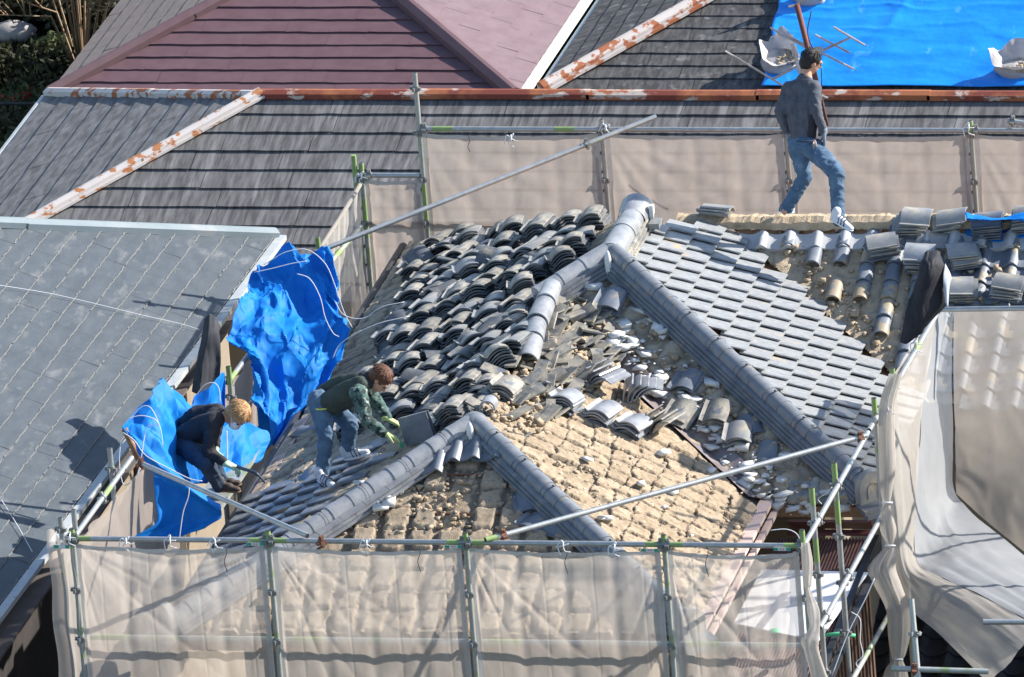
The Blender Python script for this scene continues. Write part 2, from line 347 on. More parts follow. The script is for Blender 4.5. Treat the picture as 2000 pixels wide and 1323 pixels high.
# ================================================================== NEIGHBOUR ROOFS
def clip_row(poly, y0, y1):
    def xr(y):
        xs = []
        for i in range(len(poly)):
            a, b = poly[i], poly[(i+1) % len(poly)]
            if (a[1]-y)*(b[1]-y) <= 0 and abs(a[1]-b[1]) > 1e-9: xs.append(a[0]+(b[0]-a[0])*(y-a[1])/(b[1]-a[1]))
        return (min(xs), max(xs)) if len(xs) >= 2 else None
    return xr(y0), xr(y1)
def slate_plane(name, O, ax, up, poly, exposure, m, parent, width=.91, lift=.016, wob=.006, seed=0, gap=.003):
    """slates laid in courses on a plane; poly in (across, upslope) metres; object axes = plane axes"""
    r = random.Random(seed); ax = nrm(ax); up = nrm(up-ax*np.dot(up, ax)); nn = np.cross(ax, up)
    if nn[2] < 0: nn = -nn; flip = True
    else: flip = False
    mb = MB(); ymin = min(p[1] for p in poly); ymax = max(p[1] for p in poly)
    mb.add([(p[0], p[1], -.03) for p in poly], [tuple(range(len(poly)))])
    k = 0; y = ymin
    while y < ymax-.01:
        y1 = min(y+exposure, ymax)
        a, b = clip_row(poly, y+1e-4, y1-1e-4)
        if a and b:
            x = min(a[0], b[0])-r.random()*width
            if k % 2: x -= width/2
            x_end = max(a[1], b[1])
            while x < x_end:
                xa, xb = x+gap, x+width-gap
                def cl(v, e): return min(max(v, e[0]), e[1])
                p = [cl(xa, a), cl(xb, a), cl(xb, b), cl(xa, b)]
                if p[1]-p[0] > .01 or p[2]-p[3] > .01:
                    dz = r.uniform(-.002, .003); n = 6 if p[1]-p[0] > .3 else 2
                    V = []; F = []
                    for i in range(n+1):
                        t = i/n; x0 = p[0]+(p[1]-p[0])*t; x1 = p[3]+(p[2]-p[3])*t
                        yo = y-.012+r.uniform(-wob, wob)
                        V += [(x0, yo, lift+dz), (x1, y1+.004, .004+dz*.3), (x0, yo, lift-.012)]
                    for i in range(n):
                        q = 3*i; F += [(q, q+3, q+4, q+1), (q, q+2, q+5, q+3)]
                    mb.add(V, F)
                x += width
        y += exposure; k += 1
    V = np.concatenate(mb.V)
    me = bpy.data.meshes.new(name); me.from_pydata([tuple(v) for v in V], [], mb.F); me.materials.append(MATS[m])
    o = bpy.data.objects.new(name, me); COL.objects.link(o)
    o.parent = parent; o.matrix_parent_inverse = world_of(parent).inverted()
    M = Matrix(((ax[0], up[0], nn[0], O[0]), (ax[1], up[1], nn[1], O[1]), (ax[2], up[2], nn[2], O[2]), (0, 0, 0, 1)))
    if flip: bm = bmesh.new(); bm.from_mesh(me); bmesh.ops.reverse_faces(bm, faces=bm.faces); bm.to_mesh(me); bm.free()
    if M.determinant() < 0:   # keep a proper rotation: mirror the across axis in the mesh instead
        me.transform(Matrix.Diagonal((-1, 1, 1, 1))); M = M @ Matrix.Diagonal((-1, 1, 1, 1))
    o.matrix_basis = M
    bm = bmesh.new(); bm.from_mesh(me); bmesh.ops.recalc_face_normals(bm, faces=[]); bm.to_mesh(me); bm.free()
    return o
def plane_poly(O, ax, up, pts):
    ax = nrm(ax); up = nrm(up); return [((np.array(p)-O)@ax, (np.array(p)-O)@up) for p in pts]
def bar(mb, P0, P1, w, h, lift=0, up=(0, 0, 1)):
    """rectangular bar sitting on a line; w wide, h high"""
    P0, P1 = np.array(P0, float), np.array(P1, float); t = nrm(P1-P0); s = nrm(np.cross(t, up)); u = np.cross(s, t)
    return mb.box((P0+P1)/2+u*(lift+h/2), t*np.linalg.norm(P1-P0)/2, s*w/2, u*h/2)
def capline(mb, P0, P1, w, h, seg, lift=0, over=.03, lid=.012):
    """folded metal hip cap in lapped lengths: an inverted shallow V with down-turned edges"""
    P0, P1 = np.array(P0, float), np.array(P1, float); L = np.linalg.norm(P1-P0); t = (P1-P0)/L
    s = nrm(np.cross(t, (0, 0, 1))); u = np.cross(s, t); n = max(1, round(L/seg))
    for i in range(n):
        a = P0+t*(L*i/n)-t*(over if i else 0); b = P0+t*(L*(i+1)/n); l2 = lift+(.006 if i % 2 else 0)
        pr_ = [(-w/2, -.03), (-w/2, h*.45), (-w/2*.25, h), (w/2*.25, h), (w/2, h*.45), (w/2, -.03)]
        V = [p+s*x+u*(z+l2) for p in (a, b) for x, z in pr_]; k = len(pr_)
        F = [(j, j+1, j+1+k, j+k) for j in range(k-1)]+[tuple(range(k))[::-1], tuple(range(k, 2*k)), (0, k, 2*k-1, k-1)]
        mb.add(V, F)
    return mb
S1 = .345
def vdown(dx, dy, s): return A_(dx, dy, -s*max(abs(dx), abs(dy)))
# ---- grey slate roof right behind the site
g = empty('neighbour_house', (2, 17.6, GZ), 'house with weathered grey slate hip roof and rusty ridge cap directly behind the scaffolding', 'house')
HT = at_z(505, 190, -2.0); RR = at_z(2160, 184, -2.0); ry = HT[1]
RR[1] = ry; zr = HT[2]
def rp(x, dy): return A_(x, ry-dy, zr-S1*dy)
ez = 5.2     # run of the front slope
HB = HT+vdown(-ez, -ez, S1)
HK = HT+vdown(-ez, ez, S1)
xl = at_plane(93, 190, HT, nrm(A_(-S1, 0, 1)))  # left eave
run = HT[0]-xl[0]
HBe = HT+vdown(-run, -run, S1); HKe = HT+vdown(-run, run, S1)
upF = nrm(A_(0, 1, S1)); upL = nrm(A_(1, 0, S1)); upR = nrm(A_(-1, 0, S1))
fl = run
Of = A_(HT[0], ry-fl, zr-S1*fl)
slate_plane('roof', Of, A_(1, 0, 0), upF, plane_poly(Of, (1, 0, 0), upF, [HBe, A_(RR[0], ry-fl, zr-S1*fl), RR, HT]), 0.30, 'slate_grey', g, seed=3, lift=.024, wob=.005)
Ol = A_(HT[0]-run, ry, zr-S1*run)
slate_plane('roof', Ol, A_(0, 1, 0), upL, plane_poly(Ol, (0, 1, 0), upL, [HBe, HT, HKe]), .30, 'slate_grey_side', g, seed=4, lift=.022, wob=.005)
newmesh('roof', [HT, RR, RR+vdown(0, run, S1)*1.0, HKe], [(0, 1, 2, 3)], 'slate_grey', g)
mb = MB(); capline(mb, HT+A_(-.05, 0, 0), A_(RR[0], ry, zr), .14, .055, 1.82, lift=.03); mb.build('ridge_cap', 'cap_rust', g)
mb = MB(); capline(mb, HT, HKe, .14, .05, 1.82, lift=.02); mb.build('hip_cap', 'cap_mix', g)
mb = MB(); capline(mb, HT+A_(.03, 0, .03), HBe, .115, .05, 1.7, lift=.03); bar(mb, HT+A_(.085, -.04, .0), HBe+A_(.085, -.04, .0), .04, .025, .02); mb.build('hip_cap', 'cap_white', g)
mb = MB(); mb.tube([HBe+A_(-.06, 0, -.05), HKe+A_(-.06, 0, -.05)], .05, 8); mb.build('gutter', 'gutter', g)
mb = MB(); mb.box(A_((HT[0]+RR[0])/2, ry, (zr-S1*run-.1+GZ)/2), A_((RR[0]-HT[0])/2+run-.5, 0, 0), A_(0, run-.5, 0), A_(0, 0, (zr-S1*run-.1-GZ)/2)); mb.build('wall', 'wall_beige', g)
# ---- maroon roof farther back
g = empty('neighbour_house', (-1, 21, GZ), 'house with maroon slate hip roof at the top left, beyond the rusty ridge', 'house')
base = at_d(550, 186, depth(at_z(505, 187, -2))+5.5); nF = nrm(A_(0, -S1, 1))
cl_ = at_plane(98, 187, base, nF); cr_ = at_plane(1004, 180, base, nF); zb = (cl_[2]+cr_[2])/2
cl_ = at_z(96, 188, zb); cr_ = at_z(1006, 186, zb); cr_[1] = cl_[1] = (cl_[1]+cr_[1])/2
W_ = cr_[0]-cl_[0]; ap = A_((cl_[0]+cr_[0])/2, cl_[1]+W_/2, zb+S1*W_/2); apb = ap+A_(0, 6, 0)
bl_ = cl_+A_(0, W_+6, 0); br_ = cr_+A_(0, W_+6, 0)
slate_plane('roof', cl_, A_(1, 0, 0), upF, plane_poly(cl_, (1, 0, 0), upF, [cl_, cr_, ap]), .215, 'slate_maroon', g, seed=5, lift=.02, gap=.001)
slate_plane('roof', cl_, A_(0, 1, 0), upL, plane_poly(cl_, (0, 1, 0), upL, [cl_, ap, apb, bl_]), .185, 'slate_taupe', g, seed=6, width=.6, lift=.014)
slate_plane('roof', cr_, A_(0, 1, 0), upR, plane_poly(cr_, (0, 1, 0), upR, [cr_, ap, apb, br_]), .24, 'slate_mauve', g, seed=7, width=.6, lift=.012)
mb = MB(); capline(mb, ap, cl_, .17, .07, 1.7, lift=.02); mb.build('hip_cap', 'cap_maroon', g)
mb = MB(); capline(mb, ap, cr_, .19, .08, 3.4, lift=.02); mb.build('hip_cap', 'cap_maroon', g)
mb = MB(); bar(mb, cr_+A_(.06, .05, -.06), br_+A_(.06, 0, -.06), .10, .05); bar(mb, cr_+A_(.16, .05, -.1), br_+A_(.16, 0, -.1), .035, .035); mb.build('gutter', 'gutter_pale', g)
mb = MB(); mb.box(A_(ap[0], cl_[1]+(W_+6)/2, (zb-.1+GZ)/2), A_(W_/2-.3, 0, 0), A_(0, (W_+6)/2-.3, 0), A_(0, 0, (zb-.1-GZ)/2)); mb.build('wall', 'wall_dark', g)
# ---- dark slate roof top right, with rusty hip
g = empty('neighbour_house', (5, 21, GZ), 'house with sooty dark slate roof and rusty hip cap at the top right', 'house')
cl2 = at_plane(1058, 178, base, nF); zb2 = cl2[2]; cr2 = cl2+A_(11, 0, 0); W2 = 11
ap2 = cl2+A_(W2/2, W2/2, S1*W2/2)
slate_plane('roof', cl2, A_(1, 0, 0), upF, plane_poly(cl2, (1, 0, 0), upF, [cl2, cr2, ap2]), .213, 'slate_dark', g, seed=8, lift=.018)
bl2 = cl2+A_(0, W2, 0)
slate_plane('roof', cl2, A_(0, 1, 0), upL, plane_poly(cl2, (0, 1, 0), upL, [cl2, ap2, bl2]), .2, 'slate_dark', g, seed=9, lift=.018)
newmesh('roof', [cr2, cr2+A_(0, W2, 0), ap2, bl2], [(0, 1, 2), (1, 3, 2)], 'slate_dark', g)
mb = MB(); capline(mb, ap2, cl2, .15, .07, 1.8, lift=.03); bar(mb, ap2+A_(.1, -.06, 0), cl2+A_(.1, -.06, 0), .05, .03, .02); mb.build('hip_cap', 'cap_mix', g)
mb = MB(); bar(mb, cl2+A_(-.05, .0, -.08), bl2+A_(-.05, 0, -.08), .02, .05); mb.build('gutter', 'gutter', g)
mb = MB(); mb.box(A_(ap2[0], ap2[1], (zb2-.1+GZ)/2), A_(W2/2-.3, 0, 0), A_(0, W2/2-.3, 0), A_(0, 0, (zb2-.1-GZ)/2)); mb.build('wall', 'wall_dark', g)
def on_dark(px, py, off=.03): return at_plane(px, py, cl2+nF*off, nF)
# tarpaulin spread on the dark roof
rows = []
for k, t in enumerate(np.linspace(0, 1, 14)):
    py = -60+t*(178+60); xl_ = 1490+(172-py)*.2+3*math.sin(k*1.7)
    rows.append([(xl_+(2130-xl_)*s, py) for s in np.linspace(0, 1, 16)])
P = np.array([[at_plane(p[0], p[1], cl2, nF) for p in spline([(a, b, 0) for a, b in r_], 7)] for r_ in rows])
P = np.array([spline(list(P[:, j]), 8) for j in range(P.shape[1])]).transpose(1, 0, 2)
lx = (P-cl2)@A_(1, 0, 0); ly = (P-cl2)@upF
dsp = .05+.03*(1-np.abs(2*vn(lx*1.6+fbm(lx, ly, 3)*1.5, ly*.6, 5)-1))**3+.012*(1-np.abs(2*vn(lx*1.2, ly*7+fbm(lx*1.3, ly*1.3, 8)*2, 11)-1))**2+.008*fbm(lx*3, ly*14, 21)+.02*(np.abs((lx*.5+.3*fbm(lx, ly*2, 4)) % 1-.5)*2)
P = P+nF*dsp[..., None]
tag(sheet('blue_tarp', P, 'tarp_far', None, .004), 'bright blue tarpaulin spread over the dark slate roof at the upper right', 'tarpaulin')
mat('wall_shade', (.025, .022, .022), (.04, .034, .032), 4, rough=.8)  # near-black wall tone, paints in the shade below the eave
# ---- near-left house, roof 1
g = empty('neighbour_house', (-2.5, 7, GZ), 'house with blue-grey slate roof and pale mortar lines at the left edge', 'house')
SH = .40; Ea = at_z(537, 460, -1.5); Eb = A_(Ea[0]-.02, -2.5, -1.5); EX = Ea[0]
tt = at_z(0, 1178, -1.5); EX0 = tt[0]
Eb = lerp(Ea, A_(tt[0], tt[1], -1.5), (Ea[1]+2.5)/(Ea[1]-tt[1]))
axH = nrm(Eb-Ea); upH = nrm(A_(-1, 0, SH)-axH*(A_(-1, 0, SH)@axH)); Rn = 4.2
hb = Ea+(upH*Rn-0)*1.0+axH*Rn*.93; hb2 = Eb+upH*Rn
pl = plane_poly(Eb, -axH, upH, [Eb, Ea, hb, hb2])
slate_plane('roof', Eb, -axH, upH, pl, .205, 'slate_blue', g, seed=12, width=.6, lift=.011, wob=.004, gap=.0012)
# pale worn butt edges of each course
mb = MB(); r = random.Random(5); yy = 0
while yy < Rn:
    a, b = clip_row(pl, yy+.001, yy+.01)
    if a:
        x = a[0]; pts = []
        while x < a[1]:
            x2 = min(x+r.uniform(.03, .09), a[1]); wv = r.uniform(.008, .014)
            o_ = r.uniform(-.005, .005); P0 = Eb-axH*x+upH*(yy-.014+o_); P1 = Eb-axH*x2+upH*(yy-.014+o_); nn_ = nrm(np.cross(-axH, upH)); nn_ = nn_*np.sign(nn_[2])
            if r.random() < .95: mb.add([P0+nn_*.0175, P1+nn_*.0175, P1+upH*wv+nn_*.0175, P0+upH*wv+nn_*.0175], [(0, 1, 2, 3)])
            x = x2
    yy += .205
mb.build('mortar_line', 'slate_edge', g)
newmesh('roof', [Ea, hb, Ea+A_(-Rn*2, 0, 0)], [(0, 1, 2)], 'slate_blue', g)
mb = MB(); capline(mb, Ea+A_(0, 0, .0), hb, .17, .06, 3.2, lift=.015); mb.build('hip_cap', 'cap_grey', g)
mb = MB()
gx = A_(.07, 0, -.045); bar(mb, Ea+gx, Eb+gx, .09, .05); mb.build('gutter', 'gutter', g)
mb = MB(); bar(mb, Ea+A_(-.03, 0, -.16), Eb+A_(-.03, 0, -.16), .03, .16); mb.build('fascia', 'black_trim', g)
mb = MB(); mb.box(A_(EX-.45-2.5, (Ea[1]-2.5)/2-.1, (-1.75+GZ)/2), A_(2.5, 0, 0), A_(0, (Ea[1]+2.5)/2-.3, 0), A_(0, 0, (-1.75-GZ)/2)); mb.build('wall', 'wall_beige', g)
mb = MB(); mb.box(A_(EX-.22, (Ea[1]-2.5)/2, -1.72), A_(.25, 0, 0), A_(0, (Ea[1]+2.5)/2-.1, 0), A_(0, 0, .015)); mb.build('eave_board', 'wall_dark', g)  # dark colour stands in for shade under the eave
xw = EX-.44
wf = MB(); wy, wz = 8.9, -2.75
for a, b, c, d in ((wy-.9, wz-.6, wy+.9, wz-.53), (wy-.9, wz+.53, wy+.9, wz+.6), (wy-.9, wz-.53, wy-.83, wz+.53), (wy+.83, wz-.53, wy+.9, wz+.53), (wy-.03, wz-.53, wy+.03, wz+.53)):
    wf.box(A_(xw+.02, (a+c)/2, (b+d)/2), A_(.04, 0, 0), A_(0, (c-a)/2, 0), A_(0, 0, (d-b)/2))
wn = wf.build('window', 'wood_brown', g)
MB().box(A_(xw+.01, wy, wz), A_(.01, 0, 0), A_(0, .83, 0), A_(0, 0, .53)).build('pane', 'glass', wn)
mb = MB(); mb.box(A_(xw+.005, 1.6, -4.4), A_(.012, 0, 0), A_(0, 4.3, 0), A_(0, 0, 2.6)); mb.build('shade_panel', 'wall_shade', g)  # added dark sheet in place of shade on the beige wall
mb = MB()
for y_ in (-.6, .9, 2.6): mb.box(A_(xw+.03, y_, -4.4), A_(.02, 0, 0), A_(0, .05, 0), A_(0, 0, 2.6))
mb.build('trim_post', 'wood_brown', g)
# string across roof 1
nH = nrm(np.cross(-axH, upH)); nH = nH*np.sign(nH[2])
pts = [at_plane(px, py, Ea+nH*.04, nH) for px, py in ((-10, 556), (90, 572), (180, 592), (270, 614), (350, 632), (389, 644))]
tag(MB().tube(spline(pts, 4), .0032, 5).build('string', 'cord'), 'thin white string lying across the blue-grey slate roof', 'string')
pts = [at_plane(px, py, Ea+nH*.04, nH) for px, py in ((-5, 965), (30, 1020), (63, 1078))]
tag(MB().tube(spline(pts, 4), .004, 5).build('string', 'cord'), 'short string at the lower left corner of the blue-grey roof', 'string')
#PART3
# ================================================================== THE HOUSE BEING STRIPPED
DL = .01752; HX = A_(math.cos(DL), math.sin(DL), 0); HY = A_(-math.sin(DL), math.cos(DL), 0); HZ = A_(0, 0, 1.)
FO = A_(3.473, 6.624, .214); S = .433; GG = .490; LL = 3.376; WW = 2.392; KF = 1.103; MM = .74
HH = WW+GG; ZE = FO[2]-S*HH     # eave level
VE = -GG-LL
VR = KF+MM; ZR = FO[2]-S*MM
def wz_(u, v): return FO[2]-S*np.maximum.reduce([np.abs(u), -v, v-KF])           # main hip roof
def ww_(u, v): return np.where(v < -GG+.0, FO[2]-S*GG-S*np.maximum(np.abs(u+GG), VE-v), -99)
def wr_(u, v): return np.where(u > MM, ZR-S*np.abs(v-VR), -99)
def rz(u, v):
    u = np.asarray(u, float); v = np.asarray(v, float)
    m = wz_(u, v); m = np.where((u < -HH) | (u > HH) | (v < -HH) | (v > KF+HH), -99, m)
    b = ww_(u, v); b = np.where((u < -HH) | (u > -GG+WW) | (v < VE-WW), -99, b)
    c = wr_(u, v); c = np.where(v < VR-(HH-MM), -99, c)
    return np.maximum.reduce([m, b, c])
def face(u, v):   # which plane: 0 none 1 D(-X) 2 A(+X main) 3 C(front main) 4 back 5 wing right 6 wing front 7 B front 8 B back
    u = np.asarray(u, float); v = np.asarray(v, float)
    m = np.where((u < -HH) | (u > HH) | (v < -HH) | (v > KF+HH), -99, wz_(u, v))
    b = np.where((u < -HH) | (u > -GG+WW) | (v < VE-WW), -99, ww_(u, v)); c = np.where(v < VR-(HH-MM), -99, wr_(u, v))
    k = np.argmax(np.stack([np.abs(u)+0*v, -v+0*u, v-KF+0*u]), 0); fm = np.where(k == 0, np.where(u < 0, 1, 2), np.where(k == 1, 3, 4))
    fb = np.where((VE-v) > np.abs(u+GG), 6, np.where(u+GG < 0, 1, 5)); fc = np.where(v < VR, 7, 8)
    f = np.where(m >= np.maximum(b, c)-1e-9, fm, np.where(b >= c, fb, fc)); return np.where(np.maximum.reduce([m, b, c]) < -50, 0, f)
def W3(u, v, z): return A_(FO[0], FO[1], 0)+HX*u+HY*v+HZ*z
def loc(P): d = np.array(P, float)-A_(FO[0], FO[1], 0); return d@HX, d@HY
_fo = (float(FO[0]), float(FO[1]), float(FO[2])); _c, _s = math.cos(DL), math.sin(DL)
def rzs(u, v):
    z = -99.
    if -HH <= u <= HH and -HH <= v <= KF+HH: z = _fo[2]-S*max(abs(u), -v, v-KF)
    if -HH <= u <= WW-GG and VE-WW <= v < -GG: z = max(z, _fo[2]-S*GG-S*max(abs(u+GG), VE-v))
    if u > MM and v >= VR-(HH-MM): z = max(z, ZR-S*abs(v-VR))
    return z
def roof_hit(px, py, off=0.):
    r_ = ray(px, py); rx, ry_, rz0 = map(float, r_); cx, cy, cz = map(float, CAM); t = 119.; dt = .12; prev = t
    def gap(t):
        dx, dy = cx+rx*t-_fo[0], cy+ry_*t-_fo[1]; return cz+rz0*t-rzs(dx*_c+dy*_s, -dx*_s+dy*_c)-off
    while gap(t) > 0:
        prev = t; t += dt
        if t > 140: return None
    lo, hi = prev, t
    for _ in range(12):
        m_ = (lo+hi)/2
        if gap(m_) > 0: lo = m_
        else: hi = m_
    return CAM+r_*lo
NRM = {1: nrm(-S*HX+HZ), 2: nrm(S*HX+HZ), 3: nrm(-S*HY+HZ), 4: nrm(S*HY+HZ), 5: nrm(S*HX+HZ), 6: nrm(-S*HY+HZ), 7: nrm(-S*HY+HZ), 8: nrm(S*HY+HZ), 0: HZ}
house = empty('stripped_house', (3.4, 5, GZ), 'house whose old tiled hip roof is being stripped, clay bedding exposed, at the centre', 'house')
# clay bed
def clay_face(name, ids, u0, u1, v0, v1, m, res=.02, mode='rows'):
    us = np.arange(u0, u1, res); vs = np.arange(v0, v1, res); U, V = np.meshgrid(us, vs)
    Z = rz(U, V); Fc = face(U, V)
    if mode in ('wing', 'D', 'B'):
        if mode == 'wing': a, b = (U+GG), V
        elif mode == 'D': a, b = -U, V
        else: a, b = VR-V, U
        i = a/.215; j = b/.235
        i = i+.9*(fbm(U*3, V*3, 2)-.5); j = j+.55*(fbm(U*2.5+9, V*2.5, 5)-.5)+.25*(fbm(U*7+9, V*7, 15)-.5)
        ii = np.floor(i); jj = np.floor(j); fi = i-ii; fj = j-jj; rn = _h(ii, jj, 3)
        edge = np.minimum(np.minimum(fi, 1-fi)*1.7+.02+.03*rn, np.minimum(fj*.75, (1-fj)*1.1))
        edge = edge+.30*(fbm(U*20, V*20, 8)-.5)
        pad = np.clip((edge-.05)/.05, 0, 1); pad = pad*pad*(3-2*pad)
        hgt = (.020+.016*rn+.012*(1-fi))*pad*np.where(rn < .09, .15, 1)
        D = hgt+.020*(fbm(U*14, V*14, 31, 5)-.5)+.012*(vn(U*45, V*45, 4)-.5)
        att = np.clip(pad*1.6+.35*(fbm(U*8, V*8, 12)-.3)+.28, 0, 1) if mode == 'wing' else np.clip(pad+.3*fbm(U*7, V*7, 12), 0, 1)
        if mode == 'B': D = np.where(U < MM+2.2, D*.7, D*.35-.015); att = att*0+1
        if mode == 'D': D = D*.8+.02*(1-np.abs(2*fbm(U*5, V*12, 77)-1))
    elif mode == 'cols':
        i = (U+GG)/.265+.5; j = (VE-V)/.235; i = i+.25*(fbm(U*4, V*4, 2)-.5); j = j+.3*(fbm(U*4+9, V*4, 5)-.5)
        ii = np.floor(i); jj = np.floor(j); fi = i-ii; fj = j-jj; rn = _h(ii, jj, 13)
        ex = np.minimum(fi-.10, .90-fi)*1.1; ey = np.minimum(fj, 1-fj)*.9-.03+.05*rn; edge = np.minimum(ex, ey)+.26*(fbm(U*18, V*18, 8)-.5)
        pad = np.clip(edge/.09, 0, 1); pad = pad*pad*(3-2*pad)
        D = (.025+.028*rn)*pad*np.where(rn < .12, .2, 1)+.010*(fbm(U*14, V*14, 31)-.5)+.006*(vn(U*45, V*45, 4)-.5)
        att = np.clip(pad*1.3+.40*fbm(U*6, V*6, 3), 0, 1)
    else:
        b1, s1, id1 = cell(U*4.2, V*4.2, 4); e = np.clip((s1-b1)*2.2, 0, 1)
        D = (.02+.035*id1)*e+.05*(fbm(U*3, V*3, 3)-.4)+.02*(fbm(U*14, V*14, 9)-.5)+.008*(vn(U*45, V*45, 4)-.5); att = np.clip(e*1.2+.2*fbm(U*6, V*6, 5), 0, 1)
    # valley tray between the wing and the main front
    dv = np.abs((U+GG)+(V+GG))/1.414
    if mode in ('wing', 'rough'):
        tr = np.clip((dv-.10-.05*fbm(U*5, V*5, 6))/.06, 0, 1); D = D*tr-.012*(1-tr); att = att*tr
    ok = np.isin(Fc, ids) & (Z > -50)
    P = A_(FO[0], FO[1], 0)+U[..., None]*HX+V[..., None]*HY+(Z+D)[..., None]*HZ
    F = grid_faces(*U.shape); o4 = ok.ravel()[F].all(1); F = F[o4]
    used = np.unique(F); rm = np.full(U.size, -1); rm[used] = np.arange(len(used))
    return newmesh(name, P.reshape(-1, 3)[used], rm[F], m, house, False, attr=att.ravel()[used])
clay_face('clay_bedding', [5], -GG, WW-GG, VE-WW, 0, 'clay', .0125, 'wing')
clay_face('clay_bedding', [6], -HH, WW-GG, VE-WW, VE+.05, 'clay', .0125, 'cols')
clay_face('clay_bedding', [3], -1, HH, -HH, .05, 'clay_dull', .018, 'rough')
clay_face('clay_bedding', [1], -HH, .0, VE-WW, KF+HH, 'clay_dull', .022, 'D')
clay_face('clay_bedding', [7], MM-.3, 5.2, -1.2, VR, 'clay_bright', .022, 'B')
# underlay / deck
us = np.linspace(-HH, 6.2, 150); vs = np.linspace(VE-WW, KF+HH, 160); U, V = np.meshgrid(us, vs); Z = rz(U, V)-.035
ok = (face(U, V) > 0); F = grid_faces(*U.shape); F = F[ok.ravel()[F].all(1)]
P = A_(FO[0], FO[1], 0)+U[..., None]*HX+V[..., None]*HY+Z[..., None]*HZ
newmesh('roof_deck', P.reshape(-1, 3), F, 'wood_brown', house)
# valley metal tray
mb = MB(); nv = 14; a0 = W3(-GG, -GG, float(rz(-GG, -GG))); t0 = 0; L_ = WW
pv0 = W3(-GG+.02, -GG-.02, FO[2]-S*(GG+.02)); pv1 = W3(-GG+WW-.02, -GG-WW+.02, ZE+.01); sl_ = nrm(HX+HY)
V_ = []
for q in range(nv+1):
    c = lerp(pv0, pv1, q/nv); V_ += [c-sl_*.14+HZ*(.035+.043), c-sl_*.005+HZ*.012, c+sl_*.005+HZ*.012, c+sl_*.14+HZ*(.035+.043)]
F_ = [(4*q+k, 4*q+k+1, 4*q+k+5, 4*q+k+4) for q in range(nv) for k in range(3)]
newmesh('valley_flashing', V_, F_, 'valley_metal', house)
# walls, fascia
mb = MB()
def hbox(mb, u0, u1, v0, v1, z0, z1): return mb.box(W3((u0+u1)/2, (v0+v1)/2, (z0+z1)/2), HX*(u1-u0)/2, HY*(v1-v0)/2, HZ*(z1-z0)/2)
hbox(mb, -HH+.55, WW-GG-.55, VE-WW+.55, 0, GZ, ZE-.1); hbox(mb, -HH+.55, HH-.55, -HH+.55, KF+HH-.55, GZ, ZE-.12); hbox(mb, HH-.55, 8, VR-(HH-MM)+.55, VR+(HH-MM)-.55, GZ, ZE-.14)
mb.build('wall', 'wall_beige', house)
mb = MB()
for P0, P1 in ((W3(-HH, VE-WW, ZE-.07), W3(-HH, KF+HH, ZE-.07)), (W3(-HH, VE-WW-.0, ZE-.08), W3(WW-GG, VE-WW, ZE-.08)), (W3(WW-GG, VE-WW, ZE-.075), W3(WW-GG, -HH, ZE-.075)), (W3(WW-GG, -HH, ZE-.085), W3(HH, -HH, ZE-.085))):
    bar(mb, P0, P1, .05, .1, -.05)
mb.build('fascia', 'wood_brown', house)
# dark gutter along the left eave and pink trim
mb = MB(); mb.tube([W3(-HH-.07, VE-WW-.05, ZE-.02), W3(-HH-.07, KF+HH, ZE-.02)], .045, 8); mb.build('gutter', 'black_trim', house)
mat('mesh_trim', (.52, .38, .33), (.6, .46, .4), 12, rough=.9)
mb = MB(); mb.box(W3(-HH+.05, -3.2, float(rz(-HH+.05, -3))+.03), HX*.07+HZ*S*.07, HY*2.3, HZ*.012); mb.build('underlay_strip', 'mesh_trim', house)
mb = MB(); bar(mb, W3(WW-GG+.03, VE-WW, ZE-.01), W3(WW-GG+.03, -HH-.02, ZE-.01), .12, .04); bar(mb, W3(WW-GG+.11, VE-WW, ZE-.10), W3(WW-GG+.11, -HH-.02, ZE-.10), .05, .05); mb.build('verge_trim', 'mesh_trim', house)
# ---------------------------------------------------------------- tiles
def tile_arr(W=.30, L=.30, th=.017, n=12, kind='hump', dep=.05, taper=0):
    """one roof tile: x across, y butt->head, z up; returns V,F. Solid, with thickness."""
    t = np.linspace(0, 1, n+1)
    if kind == 'hump': z = np.where(t < .13, (.13-t)*.16, dep*np.sin(math.pi*np.clip((t-.13)/.87, 0, 1)*.93)**.9)
    elif kind == 'pan': z = np.where(t < .62, -.020*np.sin(math.pi*t/.62), .042*np.sin(math.pi*np.clip((t-.62)/.38, 0, 1)))
    elif kind == 'slope': z = .038*np.clip(t/.9, 0, 1)**.85-.006*np.clip((t-.88)/.12, 0, 1)**2
    elif kind == 'flat': z = 0*t
    elif kind == 'cap': a = (t-.5)*math.pi*.95; z = dep*2*np.cos(a)
    x = t*W if kind != 'cap' else W/2+W/2*np.sin((t-.5)*math.pi*.95)
    ys = (0, L*.5, L); V = []
    for s_, zz in ((1, 0), (0, -th)):
        for y in ys:
            tp = 1-taper*y/L
            for i in range(n+1): V.append(((x[i]-W/2)*tp, y, z[i]*tp+zz))
    m_ = n+1; F = []
    for j in range(2):
        for i in range(n):
            a = j*m_+i; F.append((a, a+1, a+m_+1, a+m_)); b = 3*m_+a; F.append((b, b+m_, b+m_+1, b+1))
    for i in range(n):
        F.append((3*m_+i, 3*m_+i+1, i+1, i)); F.append((2*m_+i, 2*m_+i+1, 5*m_+i+1, 5*m_+i))
    for j in range(2):
        F.append((j*m_, j*m_+m_, 3*m_+j*m_+m_, 3*m_+j*m_)); F.append((j*m_+n, 3*m_+j*m_+n, 3*m_+j*m_+m_+n, j*m_+m_+n))
    return np.array(V), np.array(F)
